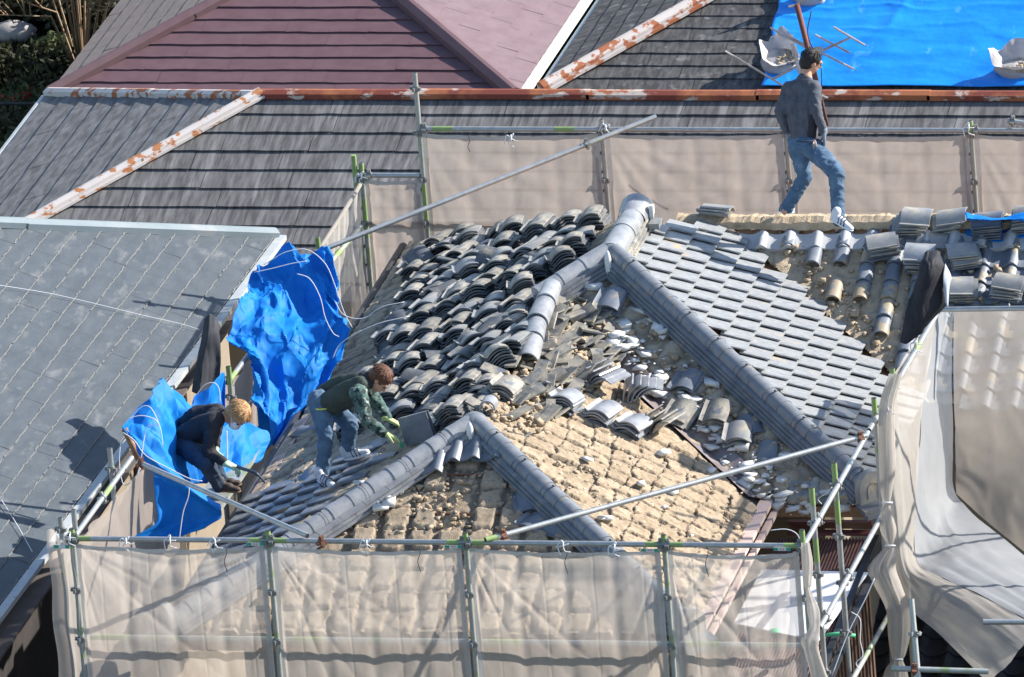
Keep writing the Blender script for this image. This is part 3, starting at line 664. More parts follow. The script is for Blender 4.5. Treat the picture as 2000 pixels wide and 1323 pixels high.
def place_many(name, items, base, m, parent=None, smooth=math.radians(40)):
    """items: (origin, x axis, y axis, z axis); merged into one mesh"""
    BV, BF = base; n = len(BV); Vs = []; Fs = []
    for k, (o, x, y, z) in enumerate(items): Vs.append(o+BV[:, :1]*x+BV[:, 1:2]*y+BV[:, 2:]*z); Fs.append(BF+k*n)
    return newmesh(name, np.concatenate(Vs), np.concatenate(Fs), m, parent, smooth)
def tilt_frame(x, y, n, ang):   # rotate y up about x by ang (positive lifts the butt)
    c, s = math.cos(ang), math.sin(ang); return x, y*c-n*s, n*c+y*s
def rotz(x, y, a): c, s = math.cos(a), math.sin(a); return x*c+y*s, -x*s+y*c
# A plane (smooth parallelogram field)
items = []; r = random.Random(2); nA = NRM[2]; upA = nrm(-HX+HZ*S); cs = math.sqrt(1+S*S); ex_, wd_ = .238, .262
stair = [(1300, 436), (1345, 436), (1387, 443), (1430, 455), (1468, 473), (1506, 506), (1541, 537), (1601, 590), (1646, 625), (1685, 663), (1741, 726), (1830, 800), (1830, 1000), (1700, 960), (1195, 470), (1262, 400)]
j = -12
for j in range(-16, 19):
    v = KF+.4-(j+.5)*wd_
    for i in range(0, 15):
        d = HH*cs-i*ex_+.02; u = d/cs
        pc = W3(u-.1, v, float(FO[2]-S*(u-.1))); f_ = int(face(u-.12, v))
        if u < .14: continue
        if not (f_ == 2): continue
        q = pix(pc)[0]
        if not inpoly(q, stair) : continue
        o = W3(u, v, FO[2]-S*u)+nA*.045
        x, y, z = tilt_frame(-HY, upA, nA, .155); jx = r.uniform(-.006, .006); x, y = rotz(x, y, r.uniform(-.008, .008))
        items.append((o+HY*jx+nA*r.uniform(-.002, .003), x, y, z))
place_many('slope_tiles', items, tile_arr(.29, .29, .014, 16, 'slope'), 'tile_slope', house)
# B plane pantiles
items = []; rolls = []; nB = NRM[7]; upB = nrm(HY+HZ*S); wB = .262
for i in range(0, 18):
    u = 1.05+i*wB
    for k in range(0, 10):
        d = .08+(k+1)*ex_; v = VR-d/cs
        if u < MM+(VR-v)*1.0+.06+.07*(i*7 % 3): continue
        if i < 7 and k < 10:
            o = W3(u+.03, v, ZR-S*(VR-v))+nB*.05; x, y, z = tilt_frame(HX, upB, nB, .12)
            if (i*5+k) % 7 != 3: rolls.append((o, x, y, z))
            continue
        missing = (i < 7 and _h(np.array(i), np.array(k), 8) < .08)
        if missing: continue
        o = W3(u, v, ZR-S*(VR-v))+nB*.055
        x, y, z = tilt_frame(HX, upB, nB, .12); items.append((o, x, y, z))
place_many('roll_tiles', rolls, tile_arr(.15, .29, .018, 12, 'cap', .035), 'tile_front', house)
place_many('front_tiles', items, tile_arr(.285, .29, .02, 14, 'pan'), 'tile_front', house)
# main ridge remains: clay wall + row of noshi curved tiles below it
mb = MB(); r = random.Random(9); us = np.arange(MM-.5, 6.0, .03)
V_ = []; F_ = []
for a, u in enumerate(us):
    for b, (dv, dz) in enumerate(((-.12, .03), (-.11, .10), (-.04, .135), (.05, .13), (.11, .05))):
        zz = ZR+dz+.02*(fbm(u*9, b*3., 5)-.5)*2+.01*r.random(); V_.append(W3(u, VR+dv+.02*(fbm(u*7, b*2.+9, 6)-.5), min(zz, 9)))
for a in range(len(us)-1):
    for b in range(4): k = a*5+b; F_.append((k, k+5, k+6, k+1))
newmesh('ridge_clay', V_, F_, 'clay_bright', house, False)
mat('plaster_grey', (.40, .41, .42), (.5, .5, .5), 8, rough=.8)
items = []
for i in range(18):
    u = 1.0+i*wB; items.append((W3(u, VR-.30, ZR-S*.30)+nB*.07, *tilt_frame(HX, upB, nB, -.1)))
place_many('ridge_course', items, tile_arr(.275, .18, .05, 14, 'pan'), 'plaster_grey', house)
# ridges: round caps over courses of flat tiles
def ridge(P0, P1, layers=4, rad=.088, seg=.235, cap_w=.16, lw=.36, name='ridge', wires=True, seed=1, m1='tile_ridge', m2='tile_ridge', base=.02, capm=None):
    P0, P1 = np.array(P0), np.array(P1); L = np.linalg.norm(P1-P0); t = (P1-P0)/L; s = nrm(np.cross(t, HZ)); u = np.cross(s, t); r = random.Random(seed)
    n = max(1, round(L/seg)); h = .033
    ml = MB()
    for k in range(layers):
        half = lw/2-k*.018; m2_ = max(1, round(L/.27)); off = .13*(k % 2)
        for side in (-1, 1):
            for q in range(-1, m2_+1):
                a = max(0, q*L/m2_+off); b = min(L, (q+1)*L/m2_+off)-.004
                if b-a < .03: continue
                c = P0+t*((a+b)/2)+s*side*(half/2)+u*(base+k*h+.012+r.uniform(-.002, .002))
                ml.box(c, t*(b-a)/2, s*half/2+u*(-side*.012), u*.0115)
    ml.build(name+'_course_tiles', m2, house)
    mc = MB(); top = base+layers*h-.01
    for q in range(n):
        a = q*L/n; b = (q+1)*L/n+.02; V = []; F = []; N = 14
        r0, r1 = rad*1.06+r.uniform(-.001, .002), rad*.98
        for p, rr in ((a, r1), (b, r0)):
            for k in range(N+1):
                an = math.pi*(k/N); V.append(P0+t*p+s*(math.cos(an)*rr)+u*(top+math.sin(an)*rr*1.0))
        for k in range(N): F.append((k, k+1, k+N+2, k+N+1))
        F.append(tuple(range(N+1, 2*N+2))); mc.add(V, F)
    # u is up, P1 end is the low end: caps overlap toward the low end
    mc.build(name+'_cap', capm or m1, house, math.radians(50))
    if wires:
        for q in range(1, n, 2):
            mw = MB()
            p = P0+t*(q*L/n+.09); pts = [p+s*(math.cos(an)*(rad*1.1+.002))+u*(top+math.sin(an)*(rad*1.1+.002)) for an in np.linspace(.1, math.pi-.1, 9)]
            pts = [p+s*lw*.42+u*base]+pts+[p-s*lw*.42+u*base]
            mw.tube(pts, .0022, 4); mw.box(pts[5]+t*0+u*.004, t*.010, s*.007, u*.006)
            mw.build(name+'_wire', 'cord_black', house)
    return top
def zs(u, v): return W3(u, v, float(rz(u, v)))
eps = .0
PF = W3(0, 0, FO[2]); PA_ = W3(HH-.02, -HH+.02, ZE+.005); PG = W3(-GG, -GG, FO[2]-S*GG); PE = W3(-GG, VE, FO[2]-S*GG); PHL = W3(-HH+.05, VE-WW+.05, ZE+.02); PHR = W3(WW-GG-.03, VE-WW+.03, ZE+.01)
PK = W3(0, KF, FO[2])
ridge(PF, PA_, 4, name='hip', seed=1); ridge(PE, PHR, 3, name='hip', seed=2, lw=.34); ridge(PE, PHL, 3, name='hip', seed=3, lw=.36, m1='tile_silver', m2='tile_silver')
ridge(PF, PG+A_(-.06, -.04, -.02), 4, name='hip', seed=4, wires=False, m1='tile_silver')
ridge(PK, PF, 3, rad=.12, seg=.56, name='ridge', seed=5, wires=False, m1='tile_silver', m2='tile_dusty', base=.0)
# lidded junction pieces
def blob(mb, c, rx, ry, rz_, n=14, m_=8, ax=None):
    V = []; F = []
    X_, Y_, Z_ = ax or (A_(1, 0, 0), A_(0, 1, 0), A_(0, 0, 1))
    for i in range(m_+1):
        th = math.pi*i/m_
        for k in range(n): a = 2*math.pi*k/n; V.append(c+X_*rx*math.sin(th)*math.cos(a)+Y_*ry*math.sin(th)*math.sin(a)+Z_*rz_*math.cos(th))
    for i in range(m_):
        for k in range(n): F.append((i*n+k, (i+1)*n+k, (i+1)*n+(k+1) % n, i*n+(k+1) % n))
    return mb.add(V, F)
mb = MB(); blob(mb, PF+HZ*.10, .135, .135, .115); mb.build('junction_cap', 'tile_ridge', house, True)
mb = MB(); blob(mb, PE+HZ*.09, .13, .13, .11); mb.build('junction_cap', 'tile_ridge', house, True)
V = []; F = []
for p_, r_ in ((-.16, .135), (.0, .15), (.12, .155), (.15, .13)):
    for k in range(15): an = -.1+(math.pi+.2)*k/14; V.append(PK+HY*p_+HX*math.cos(an)*r_+HZ*(.10+math.sin(an)*r_*.95+p_*.12))
for a in range(3):
    for k in range(14): F.append((a*15+k, a*15+k+1, a*15+k+16, a*15+k+15))
F.append(tuple(range(45, 60))); newmesh('ridge_end_piece', V, F, 'tile_silver', house, math.radians(40))
mb = MB(); mb.box(PK+HX*.17+HZ*.12-HY*.02, HX*.02, HY*.03, HZ*.075); mb.build('plaster_plug', 'plaster', house)
mb = MB(); mb.box(PK+HX*.22+HZ*.05-HY*.12, HX*.05, HY*.09, HZ*.025); mb.build('ridge_end_block', 'tile_lit', house)
# plaster plug under the junctions
for c, hh in ((at_d(1188, 517, depth(PF)-.22), .14), (at_d(918, 845, depth(PE)-.2), .10)):
    mb = MB(); blob(mb, c, .035, .035, hh, 8, 8); o = mb.build('plaster_plug', 'plaster', house, True)
# end ornaments (onigawara)
def oni(P, d, w_=.30, hgt=.30, m='tile_lit'):
    d = nrm(d); s = nrm(np.cross(d, HZ)); mb = MB()
    def arch(c, w1, h1, th_, inner=None):
        pts = [(-w1/2, 0)]+[(w1/2*-math.cos(a), h1-w1/2+math.sin(a)*w1/2) for a in np.linspace(0, math.pi, 13)]+[(w1/2, 0)]
        n = len(pts); V = [c+s*x+HZ*z for x, z in pts]+[c+d*th_+s*x*.94+HZ*z*.97 for x, z in pts]
        F = [tuple(range(n, 2*n))[::-1]]+[(k, (k+1) % n, n+(k+1) % n, n+k) for k in range(n)]
        mb.add(V, F+[tuple(range(n))])
    arch(P, w_, hgt, .07); o = mb.build('ridge_end_ornament', m, house, math.radians(35))
    mb = MB(); tk = .012
    pts = [(-w_*.2, .04)]+[(w_*.2*-math.cos(a), hgt*.62-w_*.2+math.sin(a)*w_*.2) for a in np.linspace(0, math.pi, 9)]+[(w_*.2, .04)]
    mb.tube([P+d*.072+s*x+HZ*z for x, z in pts], .006, 6); mb.build('relief_arch', 'tile_blue', o)
    mb = MB(); mb.box(P+d*.10-HZ*.03, s*.17, d*.07-HZ*.02, HZ*.02); mb.box(P+d*.12-HZ*.075, s*.15, d*.06-HZ*.02, HZ*.02); mb.build('ornament_base', 'tile_blue', house)
oni(PA_+A_(.02, -.02, .02), HX-HY); oni(PHR+A_(.02, -.02, .02), HX-HY, .27, .27); oni(PHL+A_(-.02, -.02, .02), -HX-HY, .27, .27)
# eave tiles at the bottom right corner and above the metal roof
items = [(W3(HH-.35-.265*i, -HH-.02, ZE+.03), HX, nrm(HY+HZ*S), nrm(-S*HY+HZ)) for i in range(2)]
place_many('eave_tiles', items, tile_arr(.285, .26, .045, 14, 'pan'), 'tile_lit', house)
for i in range(2): MB().tube([W3(HH-.22-.265*i, -HH-.06, ZE+.05), W3(HH-.22-.265*i, -HH-.0, ZE+.06)], .045, 12).build('eave_boss', 'tile_lit', house, math.radians(40))
# strip of laid tiles beside the left hip of the wing
items = []; r = random.Random(4); upD = nrm(HX+HZ*S); nD = NRM[1]
polyD = [(330, 1180), (300, 1100), (400, 1050), (430, 1000), (560, 952), (640, 925), (735, 868), (765, 892), (600, 1020), (400, 1190)]
for i in range(0, 12):
    d = HH*cs-i*ex_; u = -d/cs
    for j in range(0, 22):
        v = VE-WW+.14+j*.262; f_ = int(face(u+.1, v))
        if f_ != 1: continue
        q = pix(W3(u+.1, v, float(rz(u+.1, v))))[0]
        if not inpoly(q, polyD): continue
        items.append((W3(u, v, float(FO[2]+S*u))+nD*.05, *tilt_frame(-HY, upD, nD, .12)))
place_many('side_tiles', items, tile_arr(.285, .29, .022, 14, 'slope'), 'tile_blue', house)
# scalloped tiles left under the front apex
cent = [(865, 905), (902, 893), (945, 893)]
items = []
for k, (px, py) in enumerate(((838, 934), (872, 912), (912, 908), (956, 908))):
    P = roof_hit(px, py); 
    if P is not None: items.append((P+NRM[6]*.10-HY*.05, *tilt_frame(HX, nrm(HY+HZ*S), NRM[6], .05)))
place_many('apex_tiles', items, tile_arr(.29, .27, .02, 14, 'pan'), 'tile_blue', house)
# battens seen through the clay on the front slope
mb = MB()
for d in (.52, .98, 1.45, 1.92):
    hw = d*.92; mb.tube([W3(-GG-hw, VE-d, FO[2]-S*(GG+d)+.02), W3(-GG+hw, VE-d, FO[2]-S*(GG+d)+.02)], .012, 5)
mb.build('batten', 'rust_clamp', house)
#PART4
# ================================================================== LOOSE TILES
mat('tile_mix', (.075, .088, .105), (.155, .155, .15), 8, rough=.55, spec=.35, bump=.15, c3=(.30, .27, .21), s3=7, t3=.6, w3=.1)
T_H = [tile_arr(.255, .28, .015, 14, 'hump', d) for d in (.048, .040)]
T_F = [tile_arr(.11, .25, .02, 3, 'flat'), tile_arr(.13, .16, .018, 4, 'hump', .012)]
ME = {}
def tile_mesh(key, arr, m):
    if key not in ME:
        me = bpy.data.meshes.new('curved_tile'); me.from_pydata([tuple(v) for v in arr[0]], [], [tuple(int(i) for i in f) for f in arr[1]]); me.update()
        me.polygons.foreach_set('use_smooth', [True]*len(me.polygons)); me.set_sharp_from_angle(angle=math.radians(40)); me.materials.append(MATS[m]); ME[key] = me
    return ME[key]
NT = [0]
def put_tile(me, o, x, y, z, label, group, name='curved_tile', sc=1):
    ob = bpy.data.objects.new(name, me); COL.objects.link(ob); x = nrm(x); y = nrm(y-x*(x@y)); z = np.cross(x, y)
    ob.matrix_basis = Matrix(((x[0]*sc, y[0]*sc, z[0]*sc, o[0]), (x[1]*sc, y[1]*sc, z[1]*sc, o[1]), (x[2]*sc, y[2]*sc, z[2]*sc, o[2]), (0, 0, 0, 1)))
    tag(ob, label, 'tile', group); NT[0] += 1; return ob
STUFF = {}
def bulk(key, arr, o, x, y, z):
    x = nrm(x); y = nrm(y-x*(x@y)); z = np.cross(x, y); STUFF.setdefault(key, [arr, []])[1].append((o, x, y, z))
r = random.Random(11)
stackpoly = [(800, 478), (850, 455), (930, 432), (1000, 412), (1060, 418), (1100, 412), (1160, 425), (1200, 415), (1195, 440), (1168, 485), (1110, 520), (1062, 560), (1045, 610), (1010, 690), (960, 740), (925, 790), (900, 815), (850, 850), (800, 868), (760, 800), (735, 765), (690, 840), (655, 850), (648, 800), (740, 722), (748, 690), (775, 640), (805, 560)]
rowi = 0; v = KF+HH-.15; nst = 0
while v > VE-1.6:
    coli = 0; found = []
    off = r.uniform(-.06, .06)
    for i in range(10):
        u = -.18-i*.295+off
        b = W3(u, v, FO[2]+S*u) if face(u, v) == 1 else None
        if b is None:
            if v > KF and abs(u) < HH and v < KF+HH: 
                if v-KF > abs(u)+.18: continue
                b = W3(u, v, float(rz(u, v)))
            else: continue
        q = pix(b+nD*.08)[0]
        if not inpoly(q, stackpoly): continue
        found.append((u, v, b))
    for k, (u, v_, b) in enumerate(found[::-1]):     # from the eave side towards the ridge
        n = r.choice([4, 5, 6, 7, 7, 8]) if v_ < KF+1.2 else r.choice([3, 4, 5])
        x0 = nrm(HX+HZ*(S*.75)); y0 = HY; a = r.gauss(0, .18); x1, y1 = rotz(x0, y0, a)
        lean = r.uniform(-.1, .05); zz = nrm(np.cross(x1, y1)+y1*lean); sp = r.uniform(.024, .029); y1 = nrm(y1-HZ*r.uniform(.02, .16))
        b = b+HX*r.uniform(-.03, .03)+HY*r.uniform(-.06, .06)-HY*.15+nD*.03
        for t in range(n):
            o = b+zz*(t*sp)+x1*r.uniform(-.016, .016)+y1*r.uniform(-.03, .03)
            x2, y2 = rotz(x1, y1, r.uniform(-.04, .04)); dd = 0
            if t == n-1: x2, y2 = rotz(x1, y1, r.uniform(-.1, .1)); y2 = nrm(y2+zz*r.uniform(-.05, .04))
            if t >= n-1:
                lab = 'top tile of the %s stack from the eave, %s stack row from back' % (ordn(k), ordn(rowi))
                kd = r.choice([0, 0, 1]); put_tile(tile_mesh(('d', kd), T_H[kd], 'tile_dusty' if kd == 0 else 'tile_lit'), o, x2, y2, zz, lab, 'curved roof tiles stacked on the left slope')
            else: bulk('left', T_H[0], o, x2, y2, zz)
        nst += 1
    if found: rowi += 1
    v -= .37+r.uniform(-.03, .04)
# single tiles thrown loose over the stacks: rest of the mess
for q in range(46):
    for _ in range(30):
        px, py = r.uniform(760, 1150), r.uniform(500, 840)
        if inpoly((px, py), stackpoly): break
    P = roof_hit(px, py)
    if P is None: continue
    x, y = rotz(HX, HY, r.uniform(-1.6, 1.6)); bulk('left', T_H[1], P+HZ*r.uniform(.10, .17)-y*.12, nrm(x+HZ*(S*.7+r.uniform(-.35, .35))), nrm(y+HZ*r.uniform(-.4, .3)), HZ)
# stacks and loose tiles picked out one by one: px, py, count, heading (deg, 0 = length axis away from camera), pitch, roll, material, description
def surf_at(px, py): P = roof_hit(px, py); return P
def stackat(px, py, n, head, mt, where, grp, lean=(0, 0), sp=.027, off=.02, tl=0, base=None, indiv=99, arr=0, fan=0):
    P = surf_at(px, py) if base is None else base
    if P is None: return
    u, v = loc(P); nf = NRM[int(face(u, v))]; zz = nrm(nf*.7+HZ*.3+RT*(lean[0]+r.uniform(-.14, .14))+HY*(lean[1]+r.uniform(-.12, .08)))
    x = nrm(np.cross(HY, zz)); y = np.cross(zz, x); x, y = rotz(x, y, math.radians(head))
    for t in range(n):
        o = P+zz*(off+t*sp)-y*.15+x*r.uniform(-.016, .016)+y*(r.uniform(-.022, .022)+tl*t)
        x2, y2 = rotz(x, y, r.uniform(-.09, .09)+fan*t)
        if t >= n-indiv:
            k = n-1-t; pre = ('topmost tile' if k == 0 else ordn(k)+' tile below the top') if n > 1 else 'single curved tile'
            put_tile(tile_mesh((mt, arr), T_H[arr], mt), o, x2, y2, zz, '%s %s' % (pre, where), grp)
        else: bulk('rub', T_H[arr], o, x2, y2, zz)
GR = 'tile stacks left among the rubble on the front slopes'
for a in [(1190, 600, 4, -6, 'tile_blue', 'of the dark stack under the hip junction'), (1102, 800, 5, -10, 'tile_silver', 'of the leftmost bright stack on the rubble'),
          (1170, 822, 5, -12, 'tile_silver', 'of the second bright stack on the rubble'), (1232, 848, 5, -14, 'tile_silver', 'of the third bright stack on the rubble'),
          (1332, 822, 4, -20, 'tile_dusty', 'of the wide stack beside the valley'), (1398, 818, 4, -4, 'tile_dusty', 'of the stack nearest the right hip'),
          (1440, 862, 4, 8, 'tile_lit', 'of the lowest stack above the valley'), (1492, 892, 1, 0, 'tile_blue', 'lying below the lowest valley stack'),
          (1345, 752, 2, -18, 'tile_blue', 'of the pair alone on bare clay'), (1465, 838, 1, 25, 'tile_blue', 'tucked under the right hip'),
          (985, 775, 5, -10, 'tile_dusty', 'of the stack left of the broken ridge end'), (950, 765, 4, 10, 'tile_dusty', 'of the stack touching the left stack rows')]:
    stackat(a[0], a[1], a[2], a[3], a[4], a[5], GR, indiv=3)
# toppled fans: tiles standing on edge, leaning on each other
def fanat(px, py, n, mt, where, ang0=1.0, step=-.09, dirv=None, head=0):
    P = surf_at(px, py)
    if P is None: return
    for t in range(n):
        a = ang0+step*t; c, s_ = math.cos(a), math.sin(a); hx, hy = rotz(HX, HY, math.radians(head))
        x = hx*c+HZ*s_; z = -hx*s_+HZ*c; o = P+hx*(.05*t)+HZ*(.10)-hy*.12
        put_tile(tile_mesh((mt, 0), T_H[0], mt), o, x, hy, z, '%s toppled tile %s' % (ordn(t), where), 'toppled tiles leaning on edge')
fanat(1160, 755, 5, 'tile_silver', 'from the left in the bright fan below the broken ridge', 1.25, -.28, head=-30)
fanat(1228, 785, 5, 'tile_silver', 'from the left in the fan beside the valley', 1.1, -.22, head=10)
fanat(1275, 845, 4, 'tile_dusty', 'from the left in the row by the white plaster', 1.3, -.25, head=-20)
fanat(1090, 640, 3, 'tile_dusty', 'from the left against the curved caps', 1.4, -.5, head=-35)
GB = 'tile stacks on the right hand slope'
for a in [(1768, 462, 6, 92, 'tile_lit', 'of the leftmost stack along the ridge', -.022), (1848, 455, 4, 92, 'tile_lit', 'of the short stack by the blue sheet', -.02),
          (1930, 468, 6, 86, 'tile_blue', 'of the blue sheet stack, lower half', -.01), (1935, 428, 5, 97, 'tile_lit', 'of the tall stack on the blue sheet, upper half', -.03), (1998, 455, 6, 90, 'tile_lit', 'of the stack cut by the right border', -.02),
          (1728, 505, 5, 106, 'tile_lit', 'of the tilted stack left of the dark jacket', .004), (1822, 478, 1, 84, 'tile_lit', 'leaning above the square stack', 0), (1800, 530, 6, 92, 'tile_silver', 'of the square stack behind the jacket hood', .002),
          (1882, 525, 5, 108, 'tile_lit', 'of the tilted stack right of the jacket', .004), (1880, 585, 4, 100, 'tile_lit', 'of the flat stack below the tilted one', .01), (1962, 585, 5, 88, 'tile_lit', 'of the lowest right stack', -.01)]:
    stackat(a[0], a[1], a[2], a[3], a[4], a[5], GB, tl=a[6], off=.07, indiv=4, sp=.03)
stackat(1395, 420, 3, 90, 'tile_lit', 'of the small pile on the ridge clay', 'tiles on the ridge', off=.02, base=W3(float(loc(at_y(1390, 414, 8.4))[0]), VR, ZR+.12))
# flat broken ridge tiles
rub = [(1078, 590), (1110, 575), (1160, 625), (1205, 660), (1220, 720), (1150, 760), (1100, 800), (1060, 860), (990, 850), (930, 800), (985, 740), (1040, 700)]
cnt = 0; tries = 0
while cnt < 210 and tries < 4000:
    tries += 1; px, py = r.uniform(930, 1260), r.uniform(575, 870)
    if not inpoly((px, py), rub): continue
    P = roof_hit(px, py)
    if P is None: continue
    h = r.uniform(.02, .16)*(1 if py < 800 else .6); a = r.uniform(-.9, .3) if r.random() < .7 else r.uniform(0, 3.1)
    x, y = rotz(HX, HY, a); ti = r.uniform(-.5, .5); y = nrm(y+HZ*ti-.2*HY); x = nrm(x+HZ*r.uniform(-.5, .3)); k = r.choice([0, 0, 1]); sc = r.uniform(.65, 1.1)
    if cnt < 40: put_tile(tile_mesh(('f', k, cnt % 3 == 0), T_F[k], 'tile_dusty' if cnt % 3 else 'tile_silver'), P+HZ*h, x, y, HZ, ('dusty' if cnt % 3 else 'silvery')+' broken flat ridge tile in the rubble heap below the broken ridge', 'broken flat ridge tiles in the rubble', 'broken_tile', sc)
    else: bulk('flat', T_F[k], P+HZ*h*.7, x, y, HZ)
    cnt += 1
for px, py, hd in ((735, 880, 20), (610, 935, 10), (600, 850, 60), (1085, 1010, 30), (1030, 985, 20), (1050, 1020, -30), (1085, 1035, 60)):
    stackat(px, py, 1, hd, 'tile_blue', {735: 'lying beyond the camouflage worker', 610: 'by the left eave below the worker', 600: 'on the eave left of the crouching legs', 1030: 'on bare clay left of the front hip', 1050: 'standing beside the front hip foot'}.get(px, 'at the foot of the front hip' if py > 1020 else 'leaning on the front hip courses'), 'single curved tiles')
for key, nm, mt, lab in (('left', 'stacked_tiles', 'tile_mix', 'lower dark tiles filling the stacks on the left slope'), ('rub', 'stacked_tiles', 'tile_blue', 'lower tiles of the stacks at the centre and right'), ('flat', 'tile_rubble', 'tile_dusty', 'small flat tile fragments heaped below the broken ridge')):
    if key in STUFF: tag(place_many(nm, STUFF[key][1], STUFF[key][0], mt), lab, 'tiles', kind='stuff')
# broken ridge: curved cap pieces standing off the hip
chain = [(1078, 562), (1066, 590), (1050, 628), (1042, 662), (1030, 705)]
dref = depth(PG); mb = None
for k in range(4):
    a = at_d(chain[k][0], chain[k][1], dref-.25-.30*k); b = at_d(chain[k+1][0], chain[k+1][1], dref-.28-.30*(k+1)); t = nrm(b-a); s = nrm(np.cross(t, HZ)); u = np.cross(s, t); L = np.linalg.norm(b-a)+.03
    rad = .095+.008*(k % 2); V = []; N = 14
    for p, rr in ((0, rad*.94), (L, rad*1.04)):
        for q in (rr, rr-.014):
            for i in range(N+1): an = -.25+(math.pi+.5)*i/N; V.append(a+t*p+s*math.cos(an)*q+u*math.sin(an)*q)
    m1 = N+1; F = []
    for i in range(N): F += [(i, i+1, 2*m1+i+1, 2*m1+i), (m1+i, 3*m1+i, 3*m1+i+1, m1+i+1), (i, m1+i, m1+i+1, i+1), (2*m1+i, 2*m1+i+1, 3*m1+i+1, 3*m1+i)]
    F += [(0, 2*m1, 3*m1, m1), (N, m1+N, 3*m1+N, 2*m1+N)]
    tag(newmesh('ridge_cap_tile', V, F, 'tile_silver', None, math.radians(40)), ['half round cap tile highest on the broken ridge', 'second half round cap tile down the broken ridge', 'third half round cap tile down the broken ridge', 'half round cap tile at the open end of the broken ridge'][k], 'cap tile', 'half round caps on the broken ridge')
P = roof_hit(955, 815)+HZ*.1
mb = MB(); V = []; 
for p in (0, .16):
    for q in (.075, .06):
        for i in range(13): an = math.pi*i/12*1.2-.3; V.append(P+HY*(-.05+p)+HX*math.cos(an)*q+HZ*math.sin(an)*q)
F = []
for i in range(12): F += [(i, i+1, 27+i, 26+i), (13+i, 39+i, 40+i, 14+i), (i, 13+i, 14+i, i+1), (26+i, 27+i, 40+i, 39+i)]
tag(newmesh('ridge_cap_tile', V, F, 'tile_silver', None, math.radians(40)), 'short half round cap piece standing beside the front apex', 'cap tile', 'half round caps on the broken ridge')
# clay lumps and plaster fragments
def lumps(name, polys, n, smin, smax, m, lab, seed, lift=.0, flat=1.0, parent=None):
    rr = random.Random(seed); BV = np.array([(a, b, c) for a in (-.8, .8) for b in (-.8, .8) for c in (-.8, .8)]); BF = np.array([(0, 1, 3, 2), (4, 6, 7, 5), (0, 4, 5, 1), (2, 3, 7, 6), (0, 2, 6, 4), (1, 5, 7, 3)])
    Vs = []; Fs = []; c = 0; tries = 0
    wts = [p[1] for p in polys]
    while c < n and tries < n*30:
        tries += 1; pl_, wt, hh = rr.choices(polys, wts)[0] if len(polys) > 1 else polys[0]
        xs = [p[0] for p in pl_]; ys = [p[1] for p in pl_]; px, py = rr.uniform(min(xs), max(xs)), rr.uniform(min(ys), max(ys))
        if not inpoly((px, py), pl_): continue
        P = roof_hit(px, py)
        if P is None: continue
        s = smin+(smax-smin)*rr.random()**2.5; sv = A_(rr.uniform(.7, 1.5), rr.uniform(.7, 1.3), rr.uniform(.5, .9)*flat)
        B = BV*(1+np.array([rr.uniform(-.45, .4) for _ in BV])[:, None])*sv*s; a = rr.uniform(0, 6.3); ca, sa = math.cos(a), math.sin(a)
        B = np.stack([B[:, 0]*ca-B[:, 1]*sa, B[:, 0]*sa+B[:, 1]*ca, B[:, 2]+B[:, 0]*rr.uniform(-.3, .3)], 1)
        Vs.append(P+HZ*(lift+rr.random()*hh)+B); Fs.append(BF+c*len(BV)); c += 1
    return tag(newmesh(name, np.concatenate(Vs), np.concatenate(Fs), m, None, False), lab, 'rubble', kind='stuff')
valley = [(1180, 640), (1215, 650), (1300, 735), (1380, 820), (1480, 900), (1560, 980), (1620, 1010), (1530, 1020), (1440, 940), (1340, 850), (1240, 750), (1170, 680)]
cfront = [(1200, 560), (1260, 600), (1660, 960), (1700, 1000), (1560, 1000), (1400, 860), (1230, 700), (1180, 620)]
wfront = [(820, 930), (1010, 920), (1190, 1050), (640, 1050), (700, 1000)]
wright = [(960, 840), (1040, 820), (1250, 860), (1440, 940), (1500, 1040), (1320, 1180), (1210, 1060)]
abv = [(1300, 425), (1480, 445), (1600, 580), (1745, 730), (1745, 690), (1640, 560), (1560, 480), (1480, 430)]
bfr = [(1480, 440), (1880, 440), (2000, 600), (1850, 620), (1760, 730), (1600, 560)]
ridgeb = [(1290, 412), (1480, 425), (1720, 425), (1720, 432), (1480, 440), (1290, 425)]
lumps('clay_rubble', [(rub, 2.2, .08), (cfront, 2, .05), (wfront, .7, .03), (wright, 1.0, .03), (abv, 2.2, .06), (bfr, .35, .10), (ridgeb, .7, .12), ([(700, 840), (860, 870), (760, 900), (600, 960), (480, 940)], .5, .04)], 3600, .005, .036, 'clay_lump', 'broken clay crumbs and clods scattered over the stripped slopes', 3)
lumps('plaster_fragments', [(valley, 3, .05), ([(1150, 560), (1260, 700), (1330, 800), (1250, 740)], .7, .05), ([(700, 950), (830, 900), (760, 1000), (650, 1050)], .6, .04), (cfront, .6, .04), (wright, .15, .04)], 300, .012, .08, 'plaster', 'white plaster fragments lying along the valley and hips', 5, .03, .5)
# blue ground sheet under the right stacks
P = surf_pts([[(1885, 412, -.5), (1940, 425, -.5), (2010, 412, -.5)], [(1888, 430, -.65), (1940, 445, -.65), (2010, 440, -.65)], [(1886, 458, -.8), (1940, 472, -.85), (2010, 462, -.85)]], depth(roof_hit(1930, 460)), 10)
Pn = np.array(P)
for i in range(Pn.shape[0]):
    for j in range(Pn.shape[1]):
        u, v = loc(Pn[i, j]); q = pix(Pn[i, j])[0]; hP = roof_hit(q[0], q[1], .085)
        if hP is not None: Pn[i, j] = hP
Pn = crumple(Pn, .02, 5, 5, 5)
tag(sheet('blue_tarp', Pn, 'tarp', None, .003), 'small blue sheet under the tall tile stack on the right slope', 'tarpaulin')
